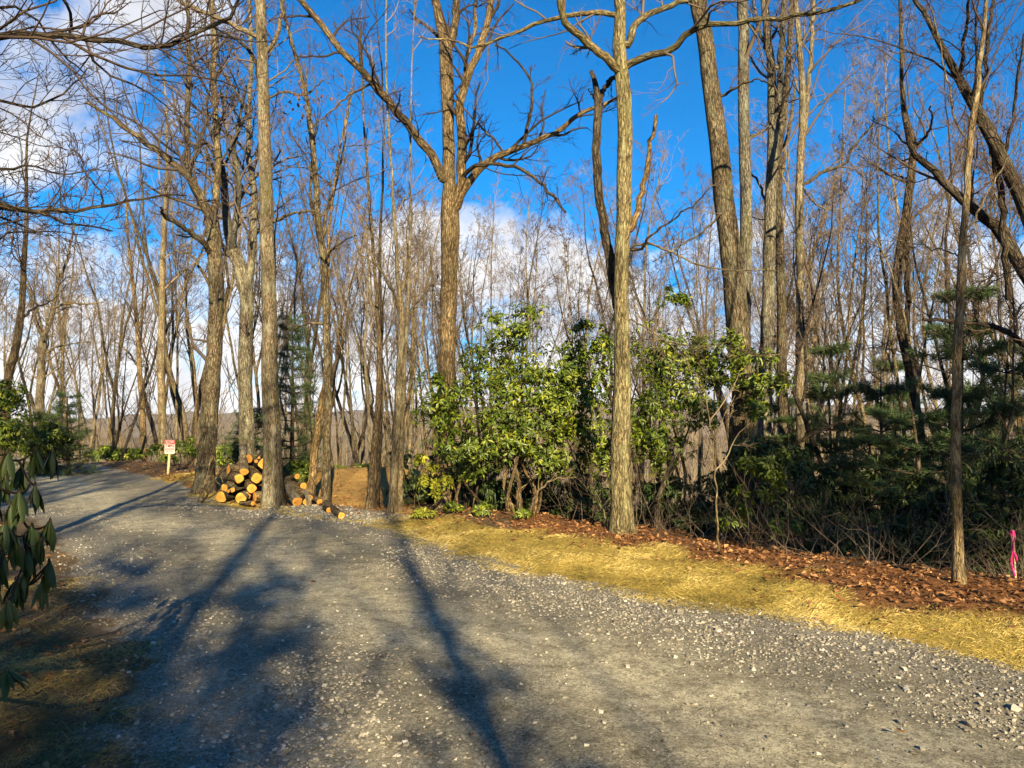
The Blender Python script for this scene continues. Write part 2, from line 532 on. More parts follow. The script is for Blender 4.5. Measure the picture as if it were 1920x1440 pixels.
def wood_end_b(t):
    a = t.n('ShaderNodeAttribute', attribute_name='bark').outputs['Vector']
    sep = t.n('ShaderNodeSeparateXYZ', {0: a})
    r = t.math('SQRT', t.math('ADD', t.math('MULTIPLY', sep.outputs[0], sep.outputs[0]), t.math('MULTIPLY', sep.outputs[1], sep.outputs[1])))
    r = t.math('ADD', r, t.math('MULTIPLY', t.noise(a, 14.0, 3), 0.02))
    rings = t.math('SINE', t.math('MULTIPLY', r, 420.0))
    c = t.mix(t.math('MULTIPLY_ADD', rings, 0.22, 0.35), (0.62, 0.36, 0.075), (0.36, 0.175, 0.035))
    rad = t.n('ShaderNodeSeparateXYZ', {0: a}).outputs[2]
    c = t.mix(t.ramp(rad, [(0.0, 0.75), (0.55, 0.15), (0.86, 0.0)]), c, (0.40, 0.17, 0.035))
    c = t.mix(t.ramp(rad, [(0.9, 0.0), (0.97, 1.0)]), c, (0.10, 0.07, 0.045))
    c = t.mix(t.ramp(t.noise(a, 30.0, 5, 0.7), [(0.5, 0.0), (0.75, 0.5)]), c, (0.30, 0.19, 0.08))
    c = t.mix(1.0, c, t.ramp(t.n('ShaderNodeObjectInfo').outputs['Random'], [(0.0, (0.55, 0.5, 0.45)), (0.4, (0.95, 0.8, 0.7)), (1.0, (1.0, 1.0, 0.9))]), 'MULTIPLY')
    return bsdf(t, c, 0.8, bump(t, t.noise(a, 90.0, 3), 0.3, 0.004), 0.15)


WOOD_END = mat('sawn_wood', wood_end_b)
WOOD_POST = simple('post_wood', (0.46, 0.36, 0.20), 0.85, 0.15, 0.3, 30)
SIGN_WHITE = simple('sign_white', (0.60, 0.50, 0.46), 0.5, 0.3, 0.06)
SIGN_RED = simple('sign_red', (0.40, 0.015, 0.02), 0.45, 0.3, 0.1)
SIGN_INK = simple('sign_dark_red_ink', (0.16, 0.02, 0.025), 0.6, 0.2, 0.1)
RIBBON = simple('pink_ribbon', (0.85, 0.04, 0.24), 0.45, 0.3, 0.12)
MTN = simple('mountain_woods', (0.13, 0.105, 0.085), 0.95, 0.05, 0.4, 0.01)

# ------------------------------------------------------------------ terrain
PLATEAU = [(-90, -60), (40, -60), (32, -24), (17, -7), (9.6, 2.6), (6.6, 6.0), (4.9, 7.5), (3.3, 8.9), (2.0, 11.0), (0.3, 12.9), (-0.9, 14.2),
           (-1.2, 17), (-1.9, 20), (-4, 21.6), (-7.5, 22.6), (-10, 25), (-13.5, 29.2), (-20, 29.6), (-30, 31), (-60, 36), (-90, 38)]
ROADP = [(11, -3.5), (5.4, 3.2), (3.3, 4.9), (2.63, 5.84), (1.4, 6.9), (0.22, 8.0), (-0.7, 9.1), (-1.75, 11.4), (-2.6, 12.3), (-4.2, 13.4), (-5.7, 14.7),
         (-8.4, 19), (-11.2, 22.8), (-15, 27.6), (-20, 32), (-44, 39), (-44, 27), (-22, 20), (-14, 16.8), (-9.5, 14.2), (-6.6, 11.4), (-4.06, 7.6),
         (-2.6, 5.55), (-1.85, 4.2), (-1.6, 3.3), (-1.3, 2), (-1, -2), (1, -9), (9, -11)]
GRASSP = [(14, -3.5), (8.0, 1.4), (3.9, 5.75), (2.85, 7.2), (2.0, 8.7), (1.25, 9.7), (0.3, 10.6), (-0.7, 11.5), (-1.6, 12.3), (-2.9, 13.0), (-5.4, 15.4), (-8.2, 19.6), (-10.6, 22.6), (-9.0, 23),
          (-7, 17), (-6, 13.5), (-2, 9), (0, 6), (5, 0)]
CLEARP = [(-8.2, 21.8), (-7.0, 17.5), (-5.0, 14.8), (-2.9, 12.9), (-1.5, 12.6), (-1.0, 14.0), (-1.2, 17), (-1.9, 20.2), (-4, 21.8)]
APRON = [(-5.2, 14.1), (-4.4, 13.0), (-3.0, 12.2), (-1.85, 11.8), (-1.65, 12.2), (-2.2, 13.1), (-3.0, 13.9), (-4.0, 14.6), (-4.6, 14.7)]

_S = [-200, 0, 1.5, 4, 9, 18, 34, 60, 90, 140, 230, 380, 520, 900, 6000]
_Z = [0, 0, -.25, -1.2, -3.4, -6.6, -10.5, -15, -18, -19, -16, -9, -11, -40, -60]


def hills(x, y):
    x, y = np.asarray(x, float), np.asarray(y, float)
    s = sdf(x, y, PLATEAU) + fbm(x * .35, y * .35, 3, 3) * 0.9
    z = np.interp(s, _S, _Z)
    az = np.degrees(np.arctan2(x, y))
    gap = np.exp(-((az + 13) / 4.5) ** 2) * sstep(150, 330, s)
    z = z - 6 * gap * (s < 1200)
    z = z + sstep(12, 120, s) * fbm(x * .012, y * .012, 11, 3) * 9
    # leaf bank on the far side of the road, and the berm at the clearing's far edge
    z = z + 0.45 * sstep(2.5, 7, np.maximum(0, -x - 14.5)) * sstep(12, 18, y) * (s < 6)
    z = z + 0.30 * np.exp(-((y - 20.3) / 1.3) ** 2) * sstep(-9, -7.5, x) * (1 - sstep(-2.2, -1.0, x))
    z = z - 0.18 * np.exp(-((y - 15.5) / 1.6) ** 2) * sstep(-5.5, -4.5, x) * (1 - sstep(-2.0, -1.0, x))
    rd = sdf(x, y, ROADP)
    z = z + 0.07 * sstep(0.1, 1.2, rd) * (s < 0.5) * (1 - sstep(-0.6, 0.5, s))
    z = z + 0.10 * np.exp(-(((x + 3.9) / 0.9) ** 2 + ((y - 13.7) / 0.55) ** 2))       # little heap of spread gravel
    z = z + np.where(rd < 0.1, fbm(x * 1.3, y * 1.3, 5, 4) * 0.05, fbm(x * 1.6, y * 1.6, 6, 4) * 0.12) * (1 - sstep(60, 200, s))
    return z


def hz(x, y):
    return float(hills(np.array([x]), np.array([y]))[0])


def road_edge(x, y):
    return sdf(x, y, ROADP) + fbm(x * 1.3, y * 1.3, 21, 4) * 0.55 + fbm(x * 7, y * 7, 25, 3) * 0.35


def build_terrain():
    th = np.concatenate([np.linspace(-180, -44, 40, endpoint=False), np.linspace(-44, 44, 310), np.linspace(44, 180, 40)[1:]])
    th = np.radians(th)
    rad = np.concatenate([np.geomspace(0.5, 2.5, 12, endpoint=False), np.geomspace(2.5, 60, 300, endpoint=False), np.geomspace(60, 5000, 70)])
    A, Rr = np.meshgrid(th, rad)
    x, y = Rr * np.sin(A), Rr * np.cos(A)
    z = hills(x, y)
    nr, nc = x.shape
    V = np.stack([x, y, z], -1).reshape(-1, 3)
    idx = np.arange(nr * nc).reshape(nr, nc)
    a, b, c, d = idx[:-1, :-1], idx[:-1, 1:], idx[1:, 1:], idx[1:, :-1]
    Fq = np.stack([a, b, c, d], -1).reshape(-1, 4)
    xf, yf = V[:, 0], V[:, 1]
    rd = road_edge(xf, yf)
    gs = sdf(xf, yf, GRASSP) + fbm(xf * 1.1, yf * 1.1, 31, 4) * 1.9
    cl = sdf(xf, yf, CLEARP) + fbm(xf, yf, 41, 3) * 0.8
    ap = sdf(xf, yf, APRON) + fbm(xf * 1.5, yf * 1.5, 51, 3) * 0.4
    pl = sdf(xf, yf, PLATEAU)
    wg = 1 - sstep(-0.25, 0.3, gs)
    wd = 1 - sstep(-0.3, 0.3, cl)
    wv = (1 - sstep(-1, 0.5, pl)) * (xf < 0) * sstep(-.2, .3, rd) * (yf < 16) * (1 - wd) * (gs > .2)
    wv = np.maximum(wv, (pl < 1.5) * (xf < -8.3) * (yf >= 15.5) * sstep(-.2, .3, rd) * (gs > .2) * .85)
    wf = sstep(40, 90, pl)
    isroad = ((rd < 0) | (ap < 0))[Fq].mean(1) > 0.5
    edge = np.clip(np.maximum(sstep(-1.5, -0.15, rd) * (xf > -1.2 + 0 * yf) + sstep(-.9, -.1, rd) * 0.8, 1 - sstep(-.1, .2, ap)), 0, 1)
    # centre fan
    V2 = np.vstack([V, [[0, 0, 0]]])
    fan = np.stack([idx[0, 1:], idx[0, :-1], np.full(nc - 1, len(V))], -1)
    app = lambda w: np.append(w, 0)

    def sub(mask, tri=None):
        f = Fq[mask][:, ::-1]
        used = np.unique(np.concatenate([f.ravel()] + ([tri.ravel()] if tri is not None else [])))
        mp = np.full(len(V2), -1)
        mp[used] = np.arange(len(used))
        return used, [mp[f]] + ([mp[tri]] if tri is not None else [])
    redge = np.array(ROADP[:13])
    acr = np.full(len(xf), 1e9)
    for (ax, ay), (bx, by) in zip(redge[:-1], redge[1:]):
        tt = np.clip(((xf - ax) * (bx - ax) + (yf - ay) * (by - ay)) / ((bx - ax) ** 2 + (by - ay) ** 2), 0, 1)
        acr = np.minimum(acr, np.hypot(xf - ax - tt * (bx - ax), yf - ay - tt * (by - ay)))
    u, f = sub(isroad, fan)
    me = mesh_np('gravel_road', V2[u], f, {'edge': app(edge)[u], 'across': app(acr)[u]}, True, [ROAD])
    obj('gravel_road', me, kind='structure', label='pale grey gravel road curving away to the left past the log pile')
    u, f = sub(~isroad)
    me = mesh_np('ground', V2[u], f, {'wg': app(wg)[u], 'wd': app(wd)[u], 'wv': app(wv)[u], 'wf': app(wf)[u], 'wr': app(1 - sstep(-.1, .45, np.minimum(rd, ap)))[u]}, True, [GROUND])
    obj('ground', me, kind='structure', label='grass verge, leaf covered bank and wooded slope beyond the road')


build_terrain()


def build_mountain():
    az = np.radians(np.linspace(-60, 60, 160))
    prof = 34 + 45 * fbm(az * 5, az * 0, 71, 4) + 40 * np.sin(az * 3 + 1.0)
    rows = []
    for k, f in enumerate(np.linspace(0, 1, 14)):
        r = 2600 + 900 * f
        zz = -70 + (prof + 70) * (math.sin(f * math.pi / 2)) + fbm(az * 40, az * 0 + f * 9, 77, 3) * 30 * f
        rows.append(np.stack([r * np.sin(az), r * np.cos(az), zz], -1))
    for f in (0.5, 1.0):
        rows.append(np.stack([(3500 + 900 * f) * np.sin(az), (3500 + 900 * f) * np.cos(az), (prof) * (1 - f) - 60 * f], -1))
    V = np.array(rows)
    idx = np.arange(V.shape[0] * V.shape[1]).reshape(V.shape[:2])
    Fq = np.stack([idx[:-1, :-1], idx[:-1, 1:], idx[1:, 1:], idx[1:, :-1]], -1).reshape(-1, 4)
    obj('mountain', mesh_np('mountain', V.reshape(-1, 3), Fq, None, True, [MTN]), kind='structure', label='distant wooded mountain ridge seen through the trees')


build_mountain()

# ------------------------------------------------------------------ scattered ground cover (nobody could count it)
def leafcards(C, D, U, Ln, Wd, curl, rnd, seg=2):
    """elliptical leaves: centre-base C, direction D, normal U; returns verts, tris/quads, rnd"""
    n = len(C)
    D = norm(D)
    S = norm(np.cross(D, U))
    U = np.cross(S, D)
    if seg == 2:                               # base, two sides, mid, tip : 4 tris
        t = np.array([0, .5, .5, .5, 1.0])
        w = np.array([0, -.5, 0, .5, 0])
        u = np.array([0, .10, -.04, .10, -.2])
        Fb = np.array([[0, 2, 1], [0, 3, 2], [1, 2, 4], [2, 3, 4]])
    else:                                      # 3 ribs along: 12 tris as 2+4+2 quads/tri
        t = np.array([0, .22, .22, .22, .6, .6, .6, 1.0])
        w = np.array([0, -.36, 0, .36, -.5, 0, .5, 0])
        u = np.array([0, .06, 0, .06, 0.02, -.06, .02, -.32])
        Fb = np.array([[0, 2, 1], [0, 3, 2], [1, 2, 5], [1, 5, 4], [2, 3, 6], [2, 6, 5], [4, 5, 7], [5, 6, 7]])
    V = (C[:, None] + D[:, None] * (t * 1.0)[None, :, None] * Ln[:, None, None] + S[:, None] * w[None, :, None] * Wd[:, None, None]
         + U[:, None] * u[None, :, None] * (curl * Ln)[:, None, None])
    k = len(t)
    Fq = (Fb[None] + (np.arange(n) * k)[:, None, None]).reshape(-1, 3)
    return V.reshape(-1, 3), Fq, np.repeat(rnd, k)


def scatter(n, fn, r, rmin=2.6, rmax=16, azl=(-46, 46), power=1.0):
    """random ground points, denser near the camera; kept where fn > random"""
    a = np.radians(r.uniform(azl[0], azl[1], n))
    rr = (r.uniform(0, 1, n) * (rmax ** power - rmin ** power) + rmin ** power) ** (1 / power)
    x, y = rr * np.sin(a), rr * np.cos(a)
    keep = fn(x, y) > r.uniform(0, 1, n)
    return x[keep], y[keep]


def build_gravel():
    r = np.random.default_rng(3)

    def dens(x, y):
        rd = sdf(x, y, ROADP)
        n = fbm(x * 1.2, y * 1.2, 61, 4)
        right = sstep(-1.7, -0.5, rd) * (1 - sstep(-.05, .3, rd)) * (x > -1.5)
        left = sstep(-1.2, -0.3, rd) * (1 - sstep(0, .5, rd)) * (x <= -1)
        ap = 1 - sstep(-.15, .15, sdf(x, y, APRON))
        base = 0.06 * (rd < 0)
        return np.clip(right * (0.95 + n * 1.6) + left * (0.25 + n * 1.2) + base + ap * (sdf(x, y, PLATEAU) < 0) * 1.2 + (rd < 0) * np.maximum(n - .1, 0) * .5, 0, 1)
    x, y = scatter(165000, dens, r, 2.9, 17, power=0.7)
    n = len(x)
    rr = np.hypot(x, y)
    sz = np.exp(r.normal(-5.2, 0.48, n)) * (1 + 0.045 * rr)
    apm = sdf(x, y, APRON) < 0.1
    sz = np.where(apm, np.minimum(sz * .9, .03), np.minimum(sz, 0.019))
    big = r.uniform(0, 1, n) < 0.006
    sz = np.where(big, sz * 1.9, sz)
    cube = np.array([[a, b, c] for a in (-1, 1) for b in (-1, 1) for c in (-1, 1)], float) / 1.5
    Fb = np.array([[0, 1, 3, 2], [4, 6, 7, 5], [0, 4, 5, 1], [2, 3, 7, 6], [0, 2, 6, 4], [1, 5, 7, 3]])
    V = cube[None] * r.uniform(0.55, 1.15, (n, 8, 1)) + r.normal(0, .12, (n, 8, 3))
    a = r.uniform(0, 6.28, n)
    ca, sa = np.cos(a), np.sin(a)
    V = V * np.array([1.15, .85, .62])
    tx = r.normal(0, .4, n)
    V[..., 2], V[..., 1] = V[..., 2] + tx[:, None] * V[..., 1], V[..., 1]
    V = np.stack([V[..., 0] * ca[:, None] - V[..., 1] * sa[:, None], V[..., 0] * sa[:, None] + V[..., 1] * ca[:, None], V[..., 2]], -1)
    V = V * sz[:, None, None]
    P = np.stack([x, y, hills(x, y) + sz * 0.22], -1)
    V = (V + P[:, None]).reshape(-1, 3)
    Fq = (Fb[None] + (np.arange(n) * 8)[:, None, None]).reshape(-1, 4)
    rnd = np.clip(r.beta(1.8, 2.4, n) + apm * 0.1, 0, 1)
    obj('gravel', mesh_np('gravel', V, Fq, {'rnd': np.repeat(rnd, 8)}, False, [STONE]), kind='stuff', label='loose grey gravel stones lying along the road edges')


build_gravel()


def build_grass():
    r = np.random.default_rng(5)
    for nm, m, lab, fn, N, hgt, rng_ in (
        ('dry_grass', GRASS_DRY, 'golden dry winter grass on the verge right of the road',
         lambda x, y: np.clip((1 - sstep(-.2, .35, sdf(x, y, GRASSP) + fbm(x * 1.1, y * 1.1, 31, 4) * 1.9)) * sstep(-.25, .15, road_edge(x, y)) * (0.62 + 2.2 * fbm(x * 2, y * 2, 91, 3)), 0, 1), 1150000, 0.06, (4.0, 25)),
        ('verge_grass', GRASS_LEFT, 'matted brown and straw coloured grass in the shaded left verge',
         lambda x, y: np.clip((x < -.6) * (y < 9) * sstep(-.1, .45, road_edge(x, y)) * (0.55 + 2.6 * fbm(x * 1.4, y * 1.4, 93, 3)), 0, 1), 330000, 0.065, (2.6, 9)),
    ):
        x, y = scatter(N, fn, r, rng_[0], rng_[1], power=0.6)
        n = len(x)
        rr = np.hypot(x, y)
        C = np.stack([x, y, hills(x, y) - .003], -1)
        cl = fbm(x * 3, y * 3, 95, 2) * 9
        a = cl + r.normal(0, 1.1, n)
        lay = r.uniform(0.12, 0.85, n)
        D = np.stack([np.cos(a), np.sin(a), lay], -1)
        D = norm(D)
        h = hgt * r.uniform(.5, 1.5, n)
        w = 0.0009 * (1 + 0.12 * rr) * r.uniform(.7, 1.3, n)
        S = norm(np.cross(D, r.normal(size=(n, 3))))
        M = C + D * (h * .55)[:, None]
        T = M + norm(D * np.array([1, 1, 0.1]) + np.array([0, 0, -.15])) * (h * .5)[:, None]
        V = np.stack([C - S * w[:, None], C + S * w[:, None], M + S * (w * .8)[:, None], M - S * (w * .8)[:, None], T], 1).reshape(-1, 3)
        k = (np.arange(n) * 5)[:, None]
        f1 = np.array([[0, 1, 2, 3]]) + k
        f2 = np.array([[3, 2, 4]]) + k
        rnd = np.clip(0.5 + fbm(x * 1.6, y * 1.6, 97, 4) * 2.0 + r.normal(0, .2, n), 0, 1)
        obj(nm, mesh_np(nm, V, [f1, f2], {'rnd': np.repeat(rnd, 5)}, True, [m]), kind='stuff', label=lab)


build_grass()


def build_litter():
    r = np.random.default_rng(6)

    def fn(x, y):
        s = sdf(x, y, PLATEAU)
        gs = sdf(x, y, GRASSP) + fbm(x * 1.1, y * 1.1, 31, 4) * 1.9
        rd = sdf(x, y, ROADP)
        cl = sdf(x, y, CLEARP)
        bank = sstep(-.15, .35, gs) * sstep(.5, .9, rd) * (1 - sstep(3, 9, s)) * (x > -2.2) * (cl > .2)
        left = (x < -.6) * sstep(.1, .6, rd) * 0.10 * (s < 0)
        sg = np.exp(-(((x + 9.2) / 1.6) ** 2 + ((y - 20.5) / 2.2) ** 2)) * (rd > .1) * .9
        few = .22 * (cl < 0) + .35 * (x < -8) * (y > 16) * (rd > .15) * (s < 1) + 0.0002 * (rd < .2) + .10 * (gs < 0) * sstep(-1.1, .1, gs) * (rd > .15)
        return np.clip(bank * (0.8 + fbm(x * 2, y * 2, 98, 3)) + left + sg + few, 0, 1)
    x, y = scatter(130000, fn, r, 2.8, 34, power=0.8)
    n = len(x)
    rr = np.hypot(x, y)
    a = r.uniform(0, 6.28, n)
    D = np.stack([np.cos(a), np.sin(a), r.normal(0.05, .35, n)], -1)
    U = norm(np.stack([r.normal(0, .5, n), r.normal(0, .5, n), np.ones(n)], -1))
    Ln = r.uniform(.03, .085, n) * np.minimum(1, .55 + .06 * rr)
    C = np.stack([x, y, hills(x, y) + r.uniform(0.004, .045, n)], -1)
    V, Fq, rd = leafcards(C, D, U, Ln, Ln * r.uniform(.45, .75, n), r.uniform(.3, 1.6, n), np.clip(r.beta(1.2, 1.5, n) * .8 + .2 + fbm(x * 2.5, y * 2.5, 99, 3) * .9, 0, 1), 2)
    obj('fallen_leaves', mesh_np('fallen_leaves', V, Fq, {'rnd': rd}, False, [LEAF_DEAD]), kind='stuff', label='rust brown fallen oak leaves covering the bank below the woods')


build_litter()

# ------------------------------------------------------------------ trees
def crown_from(r, groups, levels, rmin):
    """groups: list of (P,R) parent polylines; levels: list of dict(k|per_m, n, sides, ...) -> list of tube meshes"""
    out = []
    cur = groups
    for li, lv in enumerate(levels):
        S, D, L, Q = [], [], [], []
        for P, R in cur:
            if 'per_m' in lv:
                ln = np.linalg.norm(np.diff(P, axis=1), axis=2).sum(1).mean()
                k = max(1, int(round(ln * lv['per_m'])))
            else:
                k = lv['k']
            s, d, l, q = kids(r, P, R, k, lv.get('t0', .2), lv.get('t1', 1.0), lv.get('ang', 48), lv.get('lf', .45), lv.get('rf', .6), rmin, lv.get('upb', .12))
            S.append(s); D.append(d); L.append(l); Q.append(q)
        S, D, L, Q = map(np.concatenate, (S, D, L, Q))
        if 'lmin' in lv:
            L = np.clip(L, lv['lmin'], lv.get('lmax', 99))
        P, R = grow(r, S, D, L, Q, lv['n'], lv.get('wander', .22), lv.get('up', .05), lv.get('tip', .35))
        R = np.maximum(R, rmin * .7)
        out.append(tubes(P, R, lv['sides']))
        cur = [(P, R)]
    return out


GEN = [dict(n=7, sides=4, ang=50, lf=.42, rf=.55, t0=.15, k=5, wander=.2, up=.06),
       dict(n=5, sides=3, ang=46, lf=.48, rf=.6, t0=.15, k=6, wander=.22, up=.05),
       dict(n=3, sides=3, ang=42, lf=.55, rf=.7, t0=.15, k=5, wander=.16, up=.05, tip=.2)]


def make_proto(seed, H, r0, clear, label, bark, twig, lean=0.02, fork=0, asc=46, spread=0.26, loc=(0, 0, 0), group=None, nb=15, wob=.05):
    r = np.random.default_rng(seed)
    root = thing('bare_tree', label, 'tree', loc, group)
    n = 22
    trunks = []
    d0 = np.array([[r.normal(0, lean), r.normal(0, lean), 1.0]])
    P, R = grow(r, np.array([[0, 0, -.3]]), d0, np.array([H * (1.0 if not fork else .45)]), np.array([r0 * .7]), n, wob, 0.03, .16 if not fork else .72)
    hh = np.maximum(P[:, :, 2], 0)
    R = R * (1 + .4 * np.exp(-hh / .3))
    main = tubes(P, R, 9, .07, seed)
    obj('trunk', mesh_np('trunk', main[0], main[1], {'bark': main[2]}, True, [bark]), root)
    leaders = [(P, R)] if not fork else []
    for k in range(fork):
        i = n - 1 - k * 2
        a = r.uniform(0, 6.28) + k * 6.28 / max(fork, 1)
        dd = np.array([[math.cos(a) * .32, math.sin(a) * .32, 1.0]])
        P2, R2 = grow(r, P[:, i], dd, np.array([H * r.uniform(.45, .56)]), R[:, i] * r.uniform(.62, .85), n, .06, .05, .14)
        m = tubes(P2, R2, 7, .06, seed + k)
        obj('limb', mesh_np('limb', m[0], m[1], {'bark': m[2]}, True, [bark]), root)
        leaders.append((P2, R2))
    # first order branches
    S, D, L, Q = [], [], [], []
    for P2, R2 in leaders:
        kk = nb if not fork else max(6, int(nb / fork) + 2)
        s, d, l, q = kids(r, P2, R2, kk, clear if not fork else .12, .97, asc, spread, .42, .012, .25)
        S.append(s); D.append(d); L.append(l); Q.append(q)
    S, D, L, Q = map(np.concatenate, (S, D, L, Q))
    L = np.clip(L, .8, H * .3)
    P1, R1 = grow(r, S, D, L, Q, 9, .13, .09, .25)
    parts = [tubes(P1, R1, 5)]
    parts += crown_from(r, [(P1, R1)], GEN, .0052)
    V, Fq, b = join(parts)
    obj('crown', mesh_np('crown', V, Fq, {'bark': b}, True, [twig]), root)
    return root


def taper_world(px_w, d):
    return px_w / 2 / F_PX * d


def traced_tree(label, d, trunk, limbs=(), bark=BARK_OAK, twig=TWIG, seed=1, name='bare_tree', H=17, ground=True, density=1.0, crown_t=(0.55, 0.98), nb=10,
                lump=.06, tip_w=None, group=None, broken=False, dlean=0.0, sides=14, spread=.2, category='tree', lv=None):
    """a tree measured from the photo: trunk [(px,py,width)], limbs [dict(p=[(px,py)..], w=(w0,w1), dd=depth change)]"""
    r = np.random.default_rng(seed)
    pts, rad = [], []
    y0 = trunk[0][1]
    for i, (px, py, w) in enumerate(trunk):
        p = pt(px, py, d + dlean * (y0 - py) / 1000.0)
        if i == 0 and ground:
            p[2] = hz(p[0], p[1]) - 0.12
        pts.append(p)
        rad.append(taper_world(w, d))
    if H and pts[-1][2] < H - 1 and not broken:
        v = norm(pts[-1] - pts[-2]) * .6 + np.array([0, 0, .4])
        v = v / v[2]
        n_ex = max(2, int((H - pts[-1][2]) / 2.5))
        z0 = pts[-1][2]
        base_r, last = rad[-1], pts[-1].copy()
        for k in range(1, n_ex + 1):
            f = k / n_ex
            pts.append(last + v * (H - z0) * f + np.array([r.normal(0, .12), r.normal(0, .12), 0]))
            rad.append(max(base_r * (1 - .85 * f), .01))
    base = pts[0].copy()
    base[2] += .12
    root = thing(name, label, category, base, group)
    arr = np.column_stack([np.array(pts), np.array(rad)])
    c = spline(arr, max(26, len(pts) * 4))
    P, R = (c[:, :3] - base)[None], np.maximum(c[:, 3], .004)[None]
    P[0, 1:-1] += r.normal(0, .006, P[0, 1:-1].shape)
    if ground:
        R = R * (1 + .38 * np.exp(-np.maximum(P[:, :, 2] - P[0, 0, 2] - .1, 0) / .16))
    m = tubes(P, R, sides, lump, seed)
    obj('trunk', mesh_np('trunk', m[0], m[1], {'bark': m[2]}, True, [bark]), root)
    groups = []
    known = c[:, :3].copy()
    to_px = lambda q: np.stack([960 + F_PX * q[:, 0] / (q[:, 1] * math.cos(PITCH) + (q[:, 2] - CAM_H) * math.sin(PITCH)), 720 - F_PX * ((q[:, 2] - CAM_H) * math.cos(PITCH) - q[:, 1] * math.sin(PITCH)) / (q[:, 1] * math.cos(PITCH) + (q[:, 2] - CAM_H) * math.sin(PITCH))], -1)
    for k, lb in enumerate(limbs):
        pp = lb['p']
        dd = lb.get('dd', r.uniform(-1.2, 1.2))
        kp = to_px(known)
        near = known[np.argmin(np.hypot(kp[:, 0] - pp[0][0], kp[:, 1] - pp[0][1] - 6))]      # where it grows out of trunk or limb
        q = np.array([near] + [pt(px, py, near[1] + dd * i / (len(pp) - 1)) for i, (px, py) in enumerate(pp)])
        w = np.concatenate([[lb['w'][0]], np.linspace(lb['w'][0], lb['w'][1], len(pp))])
        arr = np.column_stack([q, w / 2 / F_PX * d])
        c = spline(arr, 20)
        known = np.vstack([known, spline(q, 40)])
        Pl, Rl = (c[:, :3] - base)[None], np.maximum(c[:, 3], .004)[None]
        Pl[0, 1:] += r.normal(0, .012, Pl[0, 1:].shape)
        ml = tubes(Pl, Rl, 8, .05, seed + k)
        obj('limb', mesh_np('limb', ml[0], ml[1], {'bark': ml[2]}, True, [lb.get('bark', bark)]), root, label=lb.get('label'))
        if not lb.get('bare'):
            groups.append((Pl, Rl))
    parts = []
    # limbs that the trunk bears by itself (mostly above the picture)
    if nb:
        s, dr, l, q = kids(r, P, R, nb, crown_t[0], crown_t[1], 52, spread, .38, .010, .2)
        P1, R1 = grow(r, s, dr, np.clip(l, .7, 4.5), np.minimum(q, .05), 9, .14, .06, .25)
        parts.append(tubes(P1, R1, 5))
        groups.append((P1, R1))
    if groups:
        L = lv or [dict(n=7, sides=4, ang=52, lf=.4, rf=.5, t0=.12, per_m=1.9 * density, wander=.22, up=.04, lmin=.25, lmax=2.2),
                   dict(n=5, sides=3, ang=48, lf=.5, rf=.6, t0=.12, k=5, wander=.24, up=.03),
                   dict(n=3, sides=3, ang=44, lf=.55, rf=.7, t0=.15, k=5, wander=.18, up=.03, tip=.2)]
        parts += crown_from(r, groups, L, .0032)
        V, Fq, b = join(parts)
        obj('crown', mesh_np('crown', V, Fq, {'bark': b}, True, [twig]), root)
    return root


